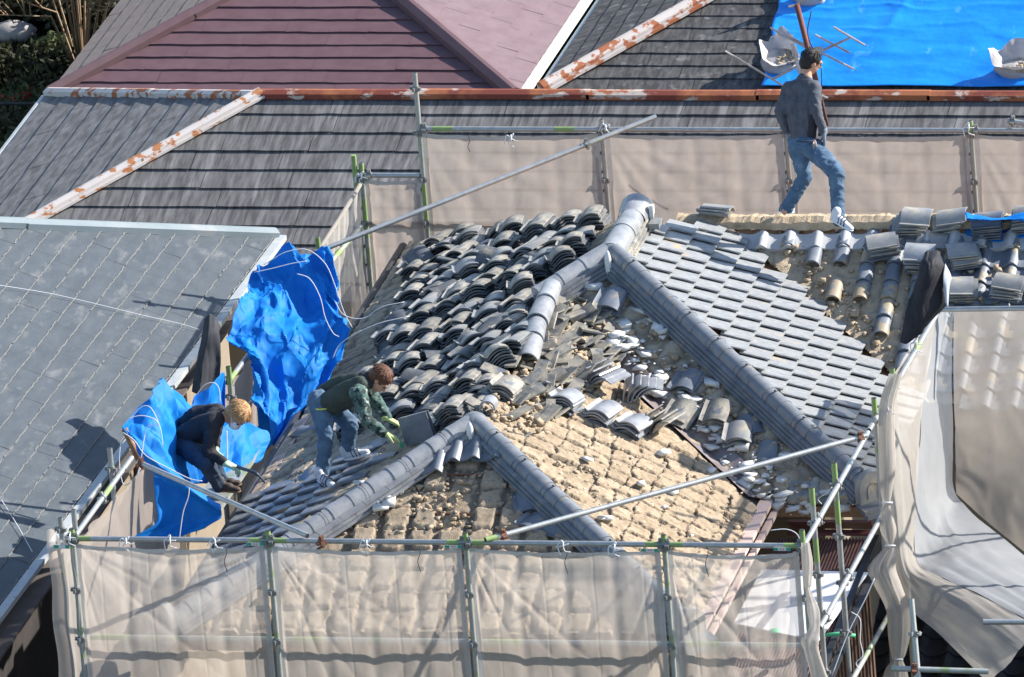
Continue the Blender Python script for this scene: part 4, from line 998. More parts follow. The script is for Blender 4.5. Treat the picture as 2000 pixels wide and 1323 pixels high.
# ================================================================== SCAFFOLD
PR = .0243
def pole(P0, P1, name, label, group, m='steel', bands=(), clamps=(), spigot=False, cm='clamp'):
    P0, P1 = np.array(P0, float), np.array(P1, float); L = np.linalg.norm(P1-P0); t = (P1-P0)/L
    o = MB().tube([P0, P1], PR, 14).build(name, m, None, math.radians(40)); tag(o, label, 'scaffold pole', group)
    inn = MB().tube([P1-t*.001, P1+t*.002], PR*.8, 12); inn.build('open_end', 'black_trim', o)
    inn = MB().tube([P0-t*.002, P0+t*.001], PR*.8, 12); inn.build('open_end', 'black_trim', o)
    for a, b in bands: MB().tube([P0+t*a, P0+t*b], PR*1.03, 14).build('colour_band', 'green_band', o, math.radians(40))
    for c in clamps:
        s = nrm(np.cross(t, (.3, .9, .1))); u = np.cross(s, t); p = P0+t*c; mb = MB()
        mb.tube([p-t*.028, p+t*.028], PR*1.32, 10); mb.box(p+s*.042, t*.018, s*.018, u*.014); mb.box(p-s*.042, t*.014, s*.014, u*.012); mb.box(p-u*.04, t*.02, s*.012, u*.016)
        mb.tube([p+s*.05-u*.03, p+s*.05+u*.03], .007, 6); mb.build('clamp', cm, o, math.radians(40))
    return o
def cord(pts, label, r_=.0045, m='cord', name='cord', n=6, group=None, cat='cord'):
    return tag(MB().tube(spline(pts, n), r_, 5).build(name, m, None, True), label, cat, group)
GF = 'posts of the front scaffold'; GBk = 'posts of the back scaffold'; GR_ = 'scaffold rails'
FX = [0, 1.8, 3.6, 5.4, 6.65]
zt = [.10, .10, .10, .10, .16]
labf = ['green topped post at the left front corner', 'second post from the left along the front netting', 'middle post of the front netting, near the rusty clamp', 'fourth post from the left along the front netting', 'post at the right front corner beside the hanging net roll']
for x, z_, lb in zip(FX, zt, labf):
    pole((x, .0, -3.2), (x, 0, z_), 'scaffold_post', lb, GF, 'steel_old', [(3.2+z_-.16, 3.2+z_)], [3.2-.02, 3.2-.95, 3.2-.48])
pole((-.13, .12, -3.2), (-.13, .12, .16), 'scaffold_post', 'leftmost grey post just outside the left front corner', GF, 'steel', (), [3.25])
pole((-.03, .22, -3.2), (-.03, .22, .20), 'scaffold_post', 'grey post behind the left front corner post', GF, 'steel', (), [3.2])
for k in range(4):
    lb = ['first', 'second', 'third', 'last'][k]
    pole((FX[k]+.03, -.0, .01), (FX[k+1]-.03, -.0, .01), 'scaffold_rail', '%s top rail from the left above the front netting' % lb, GR_, 'steel', [(.02, .14), (FX[k+1]-FX[k]-.2, FX[k+1]-FX[k]-.08)], (.0, FX[k+1]-FX[k]-.06))
    pole((FX[k]+.03, .05, -.95), (FX[k+1]-.03, .05, -.95), 'scaffold_rail', '%s lower rail from the left seen through the front netting' % lb, GR_, 'steel_old', [(.1, .4)], ())
# left side rail and posts
pole((0, .05, 0), (.02, 2.05, 0), 'scaffold_rail', 'rail running back from the left front corner', GR_, 'steel', [(1.0, 1.25)], (1.0,))
a = at_x(210, 905, -.12) if False else at_x(222, 950, -.12)
pt_ = at_x(214, 876, -.05)
pole((pt_[0], pt_[1], -3.2), pt_, 'scaffold_post', 'grey post on the left side beneath the blue roof corner', GF, 'steel', (), [3.2+pt_[2]-.2])
a = at_x(447, 745, 0); b = at_x(507, 664, 0); pole(a-nrm(b-a)*.05, b+nrm(b-a)*1.0, 'scaffold_rail', 'rail coming out from under the big blue tarp', GR_, 'steel', [(.1, .3)], [.05])
a = at_x(478, 797, 0); b = at_x(507, 764, 0); pole(a-nrm(b-a)*.3, b+nrm(b-a)*1.0, 'scaffold_rail', 'lower rail below the big blue tarp', GR_, 'steel', (), [])
pg_ = at_x(446, 716, .02); pole(pg_+A_(0, 0, -2.6), pg_, 'scaffold_post', 'green topped post behind the blond worker', GF, 'steel_old', [(2.42, 2.6)], [2.3])
pg_ = at_x(412, 650, -.05); pole(pg_+A_(0, 0, -2.2), pg_+A_(0, 0, .1), 'scaffold_post', 'greenish post wrapped by the dark jacket', GF, 'steel_old', [(1.4, 2.1)], ())
a = at_x(664, 540, .0); a = at_x(640, 520, 0.03); b = at_x(705, 443, .03); pole(a, b, 'scaffold_rail', 'left side rail in front of the pale side netting', GR_, 'steel_old', [(.3, .5)], ())
# back scaffold
YB = 10.938; X0 = .605; ZB = .0115
for k in range(5):
    x = X0+1.8*k; tp = at_y(812, 143, YB)[2] if k == 0 else ZB+.10
    pole((x, YB, -2.6), (x, YB, tp), 'scaffold_post', ['tall pole rising above the back netting, left of centre', 'second post of the back netting, at the diagonal brace end', 'back post behind the standing worker', 'greenish back post above the tall tile stack', 'last back post beyond the right border'][k], GBk, 'steel_old' if k in (0, 3) else 'steel', [(2.6-.95, 2.6-.55)] if k == 0 else ([(2.55, 2.7)] if k == 3 else ()), [2.6-.03, 2.6-.5, 2.6-.94]+([2.6+.42] if k == 0 else []))
    if k < 4: pole((x+.03, YB, ZB), (x+1.77, YB, ZB), 'scaffold_rail', '%s top rail from the left of the back netting' % ['first', 'second', 'third', 'fourth'][k], GR_, 'steel', [(.1, .3), (1.3, 1.5)] if k == 0 else (), (.02,))
pole((X0+5.4+1.85, YB, ZB), (X0+5.4+2.7, YB, ZB), 'scaffold_rail', 'last top rail of the back netting, cut by the right border', GR_) if False else None
pole((.05, YB, ZB-.475), (X0-.03, YB, ZB-.475), 'scaffold_rail', 'short rail left of the tall back pole', GR_, 'steel', (), (.02,))
pole((.05, YB, ZB-.95), (X0-.03, YB, ZB-.95), 'scaffold_rail', 'short lower rail left of the tall back pole', GR_, 'steel', (), ())
pole((X0+.03, YB, ZB-.95), (X0+1.77, YB, ZB-.95), 'scaffold_rail', 'lower back rail just above the stacked tiles', GR_, 'steel_old', (), ())
pole((0.0, YB, -2.6), (0.0, YB, ZB-.35), 'scaffold_post', 'green banded post at the back left corner', GBk, 'steel_old', [(2.05, 2.25), (1.5, 1.9)], [2.1, 1.65])
pc = at_x(694, 345, -.06); pole((pc[0], pc[1], -2.6), pc, 'scaffold_post', 'short green tipped post tied with white cord at the back left', GBk, 'steel_old', [(2.35, 2.6+pc[2])], ())
pole((0.0, YB-1.8, -2.6), at_x(620, 462, 0), 'scaffold_post', 'green tipped post end above the big blue tarp', GBk, 'steel_old', [(2.4, 2.75)], ()) if False else None
pq = at_x(620, 464, 0.0); pole((pq[0], pq[1], -2.3), pq, 'scaffold_post', 'green tipped post end above the big blue tarp', GBk, 'green_band', (), ())
pole((.42, YB-.02, -2.4), (.52, YB-.1, -.9), 'scaffold_brace', 'leaning pole behind the side netting at the back left', GR_, 'steel_old') if False else None
# braces
pole(at_x(616, 494, .12), at_y(1281, 228, YB-.06), 'scaffold_brace', 'long diagonal brace rising to the right across the back netting', 'scaffold braces', 'steel', (), [2.95])
pole(at_z(270, 903, .03)+A_(0, 0, 0), A_(2.17, -.03, .07), 'scaffold_brace', 'diagonal brace rising left above the front netting to the tarp corner', 'scaffold braces', 'steel', (), [3.02, .06], cm='rust_clamp')
b0 = at_z(948, 1055, .05); b1 = at_z(1692, 851, .03); pole(b0, b1, 'scaffold_brace', 'long diagonal brace from the front rail to the right side rail', 'scaffold braces', 'steel', [(0, .12)], [.18, 3.9], cm='rust_clamp')
# right side
RX = 6.65
pole((RX, .05, 0), (RX, 2.85, 0), 'scaffold_rail', 'near rail of the right side', GR_, 'steel', (), (1.5, .65))
pole((RX, 2.9, 0), (RX+.02, 6.05, 0.0), 'scaffold_rail', 'far rail of the right side where the pale net hangs', GR_, 'steel', [(2.05, 2.25)], (.38,))
for y, tp, lb, gb in ((.62, .32, 'green topped post second from the right front corner', .16), (1.56, .20, 'tall green banded post at the right, third from the corner', .25)):
    pole((RX-.03, y, -3.4), (RX-.03, y, tp), 'scaffold_post', lb, 'posts of the right scaffold', 'steel', [(3.4+tp-gb, 3.4+tp), (3.4-.38, 3.4-.16)], [3.4-.02, 3.4-.95+.45, 3.4-.95, 3.4-1.42, 3.4-1.9])
pole((RX-.02, 3.28, -3.4), (RX-.02, 3.28, .17), 'scaffold_post', 'post at the top of the bunched net on the right', 'posts of the right scaffold', 'steel_old', [(3.4, 3.57)], ())
pole((RX-.02, 4.10, -3.4), (RX-.02, 4.10, .15), 'scaffold_post', 'green tipped post below the dark jacket', 'posts of the right scaffold', 'steel_old', [(3.4, 3.55)], ())
pole(at_x(1601, 1227, RX+.05), at_x(1725, 1003, RX+.05), 'scaffold_rail', 'middle rail of the right side above the white board', GR_, 'steel', (), (.3, 1.3))
pole(at_x(1655, 1345, RX+.05), at_x(1738, 1198, RX+.05), 'scaffold_rail', 'lowest mossy rail of the right side', GR_, 'steel_old', (), ())
pole(at_d(1780, 1170, 121), at_d(1795, 1340, 121), 'scaffold_post', 'mossy post in the gap under the right netting', 'posts of the right scaffold', 'steel_old', (), (.3, .7))
pole(at_d(1920, 1215, 119.5), at_d(2030, 1215, 119.5), 'scaffold_rail', 'short rail crossing the swooping net at the right border', GR_, 'steel')
pole(at_d(1740, 1306, 121), at_d(1930, 1312, 121), 'scaffold_rail', 'rusty clamped rail in the dark gap at the bottom right', GR_, 'steel_old', (), (.2,), cm='rust_clamp')
pole(at_d(1968, 236, depth((X0+5.9, YB, 0))), at_d(2030, 246, depth((X0+6.2, YB, 0))), 'scaffold_rail', 'pole end clamped at the right border above the back netting', GR_, 'steel', (), (.05,))
#PART5

print('TILES', NT[0], 'rows', rowi)
# ================================================================== NETTING
def front_net(x0, x1, z0, z1, y, m, seed, name, label, nx=230, nz=110, amp=.034, side='y', corner=True, sag=.02, belly=.05, group=None):
    X = np.linspace(0, 1, nx); Zt = np.linspace(0, 1, nz); XX, ZZ = np.meshgrid(X, Zt)
    wx = XX*(x1-x0); wz = ZZ*(z0-z1)
    # folds fanning from the tied top corners, soft belly between the ties
    def fan(cx): 
        ang = np.arctan2(wz+.03, np.abs(wx-cx)+.03); rr = np.hypot(wz, wx-cx); return (1-np.abs(2*vn(ang*7+seed, rr*.7, seed)-1))**1.5*np.clip(rr*1.5, 0, 1)*np.exp(-rr*1.1)
    L_ = x1-x0
    d = amp*1.6*(fan(0)+fan(L_))*(1 if corner else .3)+amp*.8*(fbm(wx*1.6, wz*1.2, seed+4)-.5)+amp*.5*(fbm(wx*6, wz*2.0, seed+8)-.5)
    for tx in (.25, .5, .75): d = d+amp*.5*np.exp(-((wx-tx*L_)/.05)**2)*(1-.5*ZZ)
    d = d+.0035*np.exp(-(((wx+.02*fbm(wz*2, wx, seed)) % .45-.225)/.010)**2)+.0025*np.exp(-((wz % .38-.19)/.010)**2)
    d = d*np.clip(np.minimum(wx, L_-wx)/.06, 0, 1)+belly*np.sin(math.pi*XX)*np.sin(math.pi*np.clip(ZZ*1.2, 0, 1))*.5
    zt_ = z0-sag*(np.sin(math.pi*XX*4)**2)*.5-sag*np.sin(math.pi*XX)
    Z = zt_*(1-ZZ)+z1*ZZ
    if side == 'y': P = np.stack([x0+wx, y-d, Z], -1)
    else: P = np.stack([y+d, x0+wx, Z], -1)
    o = sheet(name, P, m)
    tag(o, label, 'netting', group)
    # stitched hems: top and both sides
    mb = MB()
    def strip(idx, wd, off):
        pass
    top = P[0]; n_ = A_(0, -.004, 0) if side == 'y' else A_(.004, 0, 0); V = []; F = []
    for i, p in enumerate(top): V += [p+n_, p+n_-HZ*.035]
    for i in range(len(top)-1): F.append((2*i, 2*i+2, 2*i+3, 2*i+1))
    h = newmesh('hem', V, F, 'net_hem', o, True)
    for col, sg in ((0, 1), (-1, -1)):
        V = []; F = []; e = A_(1, 0, 0) if side == 'y' else A_(0, 1, 0)
        for i in range(P.shape[0]): p = P[i, col]; V += [p+n_-HZ*0, p+n_+e*sg*.05]
        for i in range(P.shape[0]-1): F.append((2*i, 2*i+1, 2*i+3, 2*i+2))
        newmesh('hem', V, F, 'net_hem', o, True)
    return o, P
NF = 'netting sheets of the front scaffold'
fl_ = ['front netting sheet at the left, with the long brace shadow', 'second front netting sheet from the left, below the front hip', 'third front netting sheet from the left, below the long brace', 'narrow front netting sheet at the right before the white board']
for k in range(4):
    o, P = front_net(FX[k]+.035, FX[k+1]-.035, -.03, -2.3, -.03, 'net', 3+k*5, 'net_sheet', fl_[k], group=NF, belly=.03)
    # small printed label near the top right corner of each sheet, ties hanging
    px = [(482, 516), (874, 897), (1254, 1285), (1512, 1543)][k]; c = at_y((px[0]+px[1])/2, [1063, 1068, 1075, 1073][k], -.055)
    mb = MB(); mb.box(c, A_(.075, 0, 0), A_(0, .001, 0), A_(0, 0, .015)); lb = mb.build('label', 'label_white', o)
    for s_ in (-1, 1): MB().box(c+A_(s_*.058, -.002, 0), A_(.02, 0, 0), A_(0, .001, 0), A_(0, 0, .012)).build('label_end', 'label_green', lb)
    for s_ in (-1, 1): MB().box(c+A_(s_*.012, -.002, 0), A_(.007, 0, 0), A_(0, .001, 0), A_(0, 0, .006)).build('label_print', 'label_red', lb)
c = at_y(165, 1066, -.06)
wrap = []
for z in np.linspace(-.02, -2.4, 60):
    row = []
    for a in np.linspace(0, 1, 30): row.append((-.31+a*.32+.01*math.sin(z*9), -.03+.05*math.sin(a*9+z*1.3)*(1-a)+.30*(1-a), z+.02*math.sin(a*7)))
    wrap.append(row)
wr = tag(sheet('net_sheet', np.array(wrap), 'net'), 'tan netting wrapped round the left front corner', 'netting', NF)
mb = MB(); c = at_y(118+3, 1068, -.02); mb.box(c, A_(.07, 0, 0), A_(0, .002, 0), A_(0, 0, .02)); lb = mb.build('label', 'label_white', wr)
for s_ in (-1, 1): MB().box(c+A_(s_*.052, -.004, 0), A_(.02, 0, 0), A_(0, .001, 0), A_(0, 0, .014)).build('label_end', 'label_green', lb)
NB = 'netting sheets of the back scaffold'
bl = ['back netting sheet behind the tile stacks', 'back netting sheet between the ridge end and the standing worker', 'back netting sheet behind the standing worker', 'back netting sheet at the far right']
for k in range(4):
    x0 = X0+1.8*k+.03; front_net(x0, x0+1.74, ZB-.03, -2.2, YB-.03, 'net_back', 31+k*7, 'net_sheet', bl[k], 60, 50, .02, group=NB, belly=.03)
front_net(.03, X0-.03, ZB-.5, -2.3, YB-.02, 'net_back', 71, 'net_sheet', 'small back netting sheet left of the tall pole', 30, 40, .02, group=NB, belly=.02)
# left side netting, pale, seen along its length
tl_ = [at_x(*p, 0) for p in ((622, 490), (655, 440), (680, 400), (703, 362))]
P = np.array([[p+HZ*(-zz)+A_(.02*math.sin(i*1.7+zz*5)-.03*math.sin(zz*2.4), 0, 0) for i, p in enumerate(spline(tl_, 10))] for zz in np.linspace(0, 1.9, 40)])
tag(sheet('net_sheet', crumple(P, .03, 4, 1, 3, False), 'net_side'), 'pale netting along the left side, right of the big blue tarp', 'netting')
mb = MB(); mb.tube([p for p in spline(tl_, 4)], .022, 8); tag(mb.build('net_roll', 'net_side', None, True), 'rolled top edge of the pale left side netting', 'netting')
tl_ = [at_x(*p, -.02) for p in ((425, 770), (455, 745), (480, 712), (508, 672))]
P = np.array([[p+HZ*(-zz)+A_(.03*math.sin(i*.9+zz*4), 0, 0) for i, p in enumerate(spline(tl_, 10))] for zz in np.linspace(0, 1.3, 30)])
tag(sheet('net_sheet', crumple(P, .04, 3, 1.5, 9, False), 'net_back'), 'grey beige netting hanging between the two blue tarps', 'netting')
tl_ = [at_x(*p, 0) for p in ((150, 1052), (200, 1000), (250, 945), (300, 890), (330, 850))]
P = np.array([[p+HZ*(-zz)+A_(.02*math.sin(i*.9+zz*4), 0, 0) for i, p in enumerate(spline(tl_, 8))] for zz in np.linspace(0.02, 2.2, 30)])
tag(sheet('net_sheet', crumple(P, .03, 3, 1.2, 19, False), 'net_back'), 'netting hanging inside the left side rail by the front corner', 'netting')
# right side: pale nets
dr = depth((RX, 4.2, 0))
P = surf_pts([[(1742, 737, 0), (1772, 691, .55), (1802, 648, 1.1), (1834, 604, 1.65)],
              [(1712, 815, -.4), (1745, 800, -.2), (1775, 790, .3), (1806, 760, .9)],
              [(1716, 930, -.5), (1748, 915, -.45), (1776, 900, -.1), (1796, 880, .3)],
              [(1732, 1040, -.5), (1755, 1030, -.6), (1774, 1020, -.4), (1790, 1000, .0)],
              [(1748, 1120, -.7), (1764, 1110, -.8), (1778, 1100, -.7), (1792, 1095, -.4)],
              [(1768, 1180, -1.0), (1800, 1165, -1.1), (1818, 1140, -1.1), (1832, 1122, -.9)],
              [(1835, 1240, -1.6), (1870, 1215, -1.7), (1895, 1185, -1.7), (1915, 1160, -1.5)],
              [(1930, 1335, -2.4), (1965, 1300, -2.5), (1995, 1265, -2.5), (2030, 1225, -2.3)]], dr, 12)
tag(sheet('net_sheet', crumple(crumple(P, .022, 6, .5, 23, True), .008, 16, 1.5, 24, True), 'net_side'), 'cream netting hanging from the right side rail and sweeping to the bottom corner', 'netting')
P = surf_pts([[(1834, 604, 1.65), (1848, 604, 1.75), (1864, 605, 1.8)],
              [(1806, 760, .9), (1836, 750, 1.3), (1862, 745, 1.7)],
              [(1796, 880, .3), (1832, 880, .9), (1864, 880, 1.6)],
              [(1790, 1000, .0), (1828, 985, .6), (1866, 955, 1.5)],
              [(1792, 1095, -.4), (1838, 1055, .1), (1890, 990, 1.0)],
              [(1832, 1122, -.9), (1885, 1090, -.5), (1945, 1040, .4)],
              [(1915, 1160, -1.5), (1965, 1140, -1.1), (2030, 1105, -.2)],
              [(2000, 1205, -1.9), (2040, 1180, -1.6), (2090, 1150, -.6)]], dr, 12)
tag(sheet('net_sheet', crumple(crumple(P, .02, 5, .6, 33, True), .007, 14, 1.5, 34, True), 'net_shade'), 'netting hollow tinted blue grey for shade, catching lattice shadows at the right', 'netting')
P = surf_pts([[(1862, 605, 1.8), (1930, 603, 1.5), (2040, 602, 1.2)], [(1863, 750, 1.75), (1930, 750, 1.5), (2040, 750, 1.2)], [(1864, 880, 1.7), (1930, 890, 1.5), (2040, 900, 1.2)], [(1868, 965, 1.6), (1935, 1025, 1.3), (2040, 1110, .9)]], dr, 14)
tag(sheet('net_sheet', crumple(P, .035, 1.8, 1.2, 43, True), 'net_panel'), 'brownish see-through netting panel below the right slope', 'netting')
pole(at_d(1832, 605, dr+1.62), at_d(2040, 602, dr+1.15), 'scaffold_rail', 'rail along the top of the brownish panel at the right border', GR_)
# bunched net column
prof = [(730, 1738, 1760), (790, 1720, 1745), (850, 1718, 1744), (910, 1719, 1746), (965, 1722, 1740), (982, 1727, 1738), (1000, 1722, 1740), (1035, 1722, 1748), (1064, 1734, 1744), (1075, 1726, 1748), (1110, 1702, 1742), (1140, 1712, 1752), (1190, 1735, 1770), (1240, 1738, 1772), (1278, 1742, 1766), (1290, 1743, 1762), (1310, 1732, 1768), (1340, 1726, 1772)]
rows = []
for (y, a, b) in prof:
    c0, rr = (a+b)/2, (b-a)/2; rows.append((at_d(c0, y, dr-1.0), rr/FPX*dr))
cpts = spline([np.append(p, q) for p, q in rows], 6); V = []; F = []; N = 28
for i, p in enumerate(cpts):
    for k in range(N):
        a = 2*math.pi*k/N; rr = max(.015, p[3])*(1+.26*math.sin(a*7+i*.05)+.16*math.sin(a*12-i*.03)); V.append(p[:3]+rr*(math.cos(a)*RT+math.sin(a)*FW*.8))
for i in range(len(cpts)-1):
    for k in range(N): F.append((i*N+k, i*N+(k+1) % N, (i+1)*N+(k+1) % N, (i+1)*N+k))
nb = tag(newmesh('net_bundle', V, F, 'net_side', None, True), 'bunched beige net tied in a long hanging column at the right', 'netting')
for y in (982, 1066, 1288):
    p = at_d(np.interp(y, [q[0] for q in prof], [(q[1]+q[2])/2 for q in prof]), y, dr-1.0); mb = MB()
    mb.tube([p+.045*(math.cos(a)*RT+math.sin(a)*FW) for a in np.linspace(0, 2*math.pi, 13)], .008, 6); mb.build('tie', 'cord', nb, True)
prof = [(1060, 1566, 1580), (1100, 1568, 1586), (1140, 1570, 1584), (1152, 1574, 1582), (1190, 1578, 1598), (1225, 1582, 1600), (1252, 1566, 1598), (1275, 1572, 1600), (1345, 1590, 1625)]
cpts = spline([np.append(at_d((a+b)/2, y, depth((RX, -.1, 0))), (b-a)/2/FPX*125) for y, a, b in prof], 6); V = []; F = []
for i, p in enumerate(cpts):
    for k in range(N): a = 2*math.pi*k/N; rr = max(.012, p[3])*(1+.22*math.sin(a*4+i*.1)); V.append(p[:3]+rr*(math.cos(a)*RT+math.sin(a)*FW*.8))
for i in range(len(cpts)-1):
    for k in range(N): F.append((i*N+k, i*N+(k+1) % N, (i+1)*N+(k+1) % N, (i+1)*N+k))
tag(newmesh('net_bundle', V, F, 'net_side', None, True), 'narrow rolled net hanging at the right front corner post', 'netting')
# ================================================================== LEAN-TO ROOF, BOARD
lean = empty('lean_to_roof', (6.1, 2, GZ), 'low brown corrugated lean-to roof in the corner behind the right front post', 'lean-to')
c00 = W3(WW-GG+.22, -HH-.12, ZE-.30); c10 = A_(6.95, c00[1], c00[2]); sl3 = .12
dn = nrm(A_(0, -1, -sl3)); nL = nrm(A_(0, -sl3, 1)); Ld = 4.2
V = []; F = []; n = 120; xs = np.linspace(c00[0]-.1, 6.44, n)
for i, x in enumerate(xs):
    h = .010*(1 if (i//2) % 2 else -1); V += [A_(x, c00[1], c00[2]+h), A_(x, c00[1], c00[2]+h)+dn*Ld]
for i in range(n-1): F.append((2*i, 2*i+1, 2*i+3, 2*i+2))
newmesh('corrugated_sheet', V, F, 'brown_corr', lean)
mb = MB(); bar(mb, A_(6.47, c00[1], c00[2]), A_(6.47, c00[1], c00[2])+dn*Ld, .06, .07, -.03); bar(mb, A_(6.55, c00[1], c00[2]-.05), A_(6.55, c00[1], c00[2]-.05)+dn*Ld, .07, .04); mb.build('edge_gutter', 'black_trim', lean)
mb = MB(); mb.box(A_((c00[0]+6.42)/2, c00[1]+.12, c00[2]+.09), A_((6.42-c00[0])/2, 0, 0), A_(0, .05, -.05), A_(0, .004, .012)); mb.box(A_((c00[0]+6.42)/2, c00[1]+.05, c00[2]+.035), A_((6.42-c00[0])/2, 0, 0), A_(0, .05, 0), A_(0, 0, .012)); mb.build('head_flashing', 'brown_metal', lean)
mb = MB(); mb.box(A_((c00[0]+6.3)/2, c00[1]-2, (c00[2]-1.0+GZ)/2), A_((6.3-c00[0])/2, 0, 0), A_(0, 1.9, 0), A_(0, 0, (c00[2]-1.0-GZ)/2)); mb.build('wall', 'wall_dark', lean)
mb = MB()
for i in range(26): mb.box(A_(6.38, c00[1]-.2-i*.14, c00[2]-.75-i*.14*sl3), A_(.04, 0, 0), A_(0, .03, 0), A_(0, 0, .6))
lv = mb.build('louvre', 'shutter', lean)
bp_ = [at_plane(px, py, A_(c00[0], c00[1], c00[2]+.04), nL) for px, py in ((1487, 1112), (1696, 1118), (1598, 1252), (1433, 1217))]
V = [p+nL*.0 for p in bp_]+[p-nL*.012 for p in bp_]
tag(newmesh('white_board', V, [(0, 1, 2, 3)[::-1], (4, 5, 6, 7), (0, 1, 5, 4), (1, 2, 6, 5), (2, 3, 7, 6), (3, 0, 4, 7)], 'white_board'), 'white sheet laid on the brown lean-to roof', 'board')
gp = at_plane(1512, 1233, A_(c00[0], c00[1], c00[2]+.06), nL); mb = MB(); blob(mb, gp, .05, .06, .02, 8, 5); tag(mb.build('plastic_scrap', 'green_plastic', None, True), 'bright green scrap at the lower edge of the white sheet', 'scrap')
gp = at_plane(1640, 1242, A_(c00[0], c00[1], c00[2]+.06), nL); mb = MB(); mb.tube([gp-RT*.17, gp+HZ*.02, gp+RT*.14], .018, 6); tag(mb.build('plastic_scrap', 'green_plastic', None, True), 'green strip beside the tall post on the white sheet', 'scrap')
# dark pantile roof low in the gap
g = empty('low_roof', (7.6, 5.2, GZ), 'dark low tiled roof seen in the gap under the right netting', 'roof')
items = []; nq = nrm(A_(0, -.35, 1)); uq = nrm(A_(0, 1, .35))
for i in range(14):
    for k in range(12): items.append((A_(5.95+i*.27, 3.9+k*.235, -3.95+.35*k*.235), *tilt_frame(A_(1, 0, 0), uq, nq, .1)))
place_many('pantiles', items, tile_arr(.285, .29, .02, 10, 'pan'), 'pantile_dark', g)
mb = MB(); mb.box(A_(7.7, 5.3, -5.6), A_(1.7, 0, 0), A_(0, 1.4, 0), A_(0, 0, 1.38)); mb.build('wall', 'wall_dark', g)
# ================================================================== TARPS
dl = depth((.1, 7.0, 0))
P = surf_pts([[(497, 525, .4), (512, 512, .45), (548, 487, .5), (590, 494, .5), (622, 485, .5), (641, 505, .4)],
              [(494, 560, .2), (522, 560, .3), (560, 543, .3), (598, 540, .3), (632, 545, .25), (652, 562, .15)],
              [(478, 580, .0), (520, 588, .05), (560, 590, .05), (602, 592, .05), (640, 598, .0), (664, 610, 0)],
              [(458, 630, -.3), (500, 622, -.3), (548, 632, -.25), (592, 640, -.25), (640, 642, -.2), (682, 640, -.2)],
              [(450, 658, -.45), (492, 668, -.5), (536, 690, -.5), (582, 705, -.45), (630, 705, -.4), (672, 680, -.3)],
              [(492, 700, -.6), (512, 730, -.7), (545, 758, -.65), (582, 770, -.6), (618, 755, -.5), (645, 728, -.4)],
              [(496, 750, -.8), (515, 790, -.85), (545, 815, -.8), (570, 812, -.75), (596, 795, -.7), (612, 775, -.6)],
              [(500, 775, -1.0), (520, 822, -1.0), (536, 850, -1.0), (550, 862, -.95), (562, 850, -.9), (575, 830, -.8)]], dl, 22)
P = creases(P, .16, .62, 5, 6, .85, .4); P = crumple(P, .10, 2.4, .45, 5); P = creases(P, .05, .22, 8, 5, .4, .3)
tag(sheet('blue_tarp', P, 'tarp', None, .003, math.radians(18)), 'big crumpled blue tarpaulin draped over the left side rail', 'tarpaulin')
P = surf_pts([[(498, 760, 0), (520, 800, 0), (545, 830, 0)], [(502, 800, 0), (520, 840, 0), (540, 850, 0)], [(508, 880, 0), (520, 880, 0), (530, 870, 0)]], dl-.6, 8)
tag(sheet('blue_tarp', crumple(P, .04, 3, 3, 8), 'tarp'), 'dark hanging tail of blue tarpaulin beside the roof edge', 'tarpaulin')
df = depth((.1, 2.6, 0))
root = empty('blue_tarp', at_d(340, 950, df), 'blue tarpaulin wrapped round the left front corner behind the blond worker', 'tarpaulin')
def patch(rows, seed, amp=.05, sx=3, sy=2, ref=df, n=14):
    P = surf_pts(rows, ref, 26); P = creases(P, amp*2.4, .55, seed, 5, .6, .4); P = creases(P, amp*.8, .2, seed+1, 4, .3, .3); return sheet('tarp_fold', P, 'tarp', root, .003, math.radians(18))
patch([[(241, 832, 0), (278, 790, .2), (300, 755, .5), (315, 742, .9), (345, 775, 1.3), (385, 810, 1.6)],
       [(262, 852, 0), (292, 820, .2), (318, 800, .5), (345, 800, .9), (370, 815, 1.35), (402, 835, 1.6)],
       [(290, 885, 0), (315, 862, .2), (340, 850, .6), (365, 850, 1.1), (388, 855, 1.4), (410, 865, 1.6)],
       [(318, 915, 0), (335, 905, .3), (352, 900, .7), (375, 897, 1.2), (398, 895, 1.4), (415, 900, 1.6)],
       [(335, 945, 0), (350, 945, .4), (365, 945, .8), (380, 945, 1.2), (400, 945, 1.4), (420, 945, 1.6)]], 3, .06)
patch([[(238, 835, -.12), (255, 850, -.2), (268, 880, -.2)], [(270, 862, -.2), (282, 885, -.3), (290, 915, -.2)], [(320, 900, -.2), (330, 925, -.3), (335, 950, -.2)], [(375, 945, -.2), (378, 962, -.3), (382, 975, -.2)], [(432, 992, -.2), (430, 996, -.25), (430, 1000, -.2)]], 7, .03, 2, 1)
patch([[(300, 930, -.1), (340, 945, -.12), (385, 965, -.12), (430, 985, -.1)], [(302, 975, -.1), (342, 985, -.05), (385, 1000, -.1), (433, 1005, -.1)], [(303, 1020, -.1), (340, 1022, -.05), (385, 1022, -.1), (428, 1015, -.1)], [(262, 1050, -.15), (305, 1052, -.15), (355, 1048, -.15), (400, 1032, -.12)]], 9, .035)
patch([[(365, 800, 1.6), (398, 762, 1.8), (422, 738, 1.9), (437, 728, 2), (441, 760, 2)], [(365, 825, 1.6), (395, 800, 1.8), (420, 780, 1.9), (434, 775, 2), (441, 800, 2)], [(360, 860, 1.6), (390, 850, 1.7), (415, 850, 1.8), (432, 850, 1.9), (441, 865, 2)]], 13, .05)
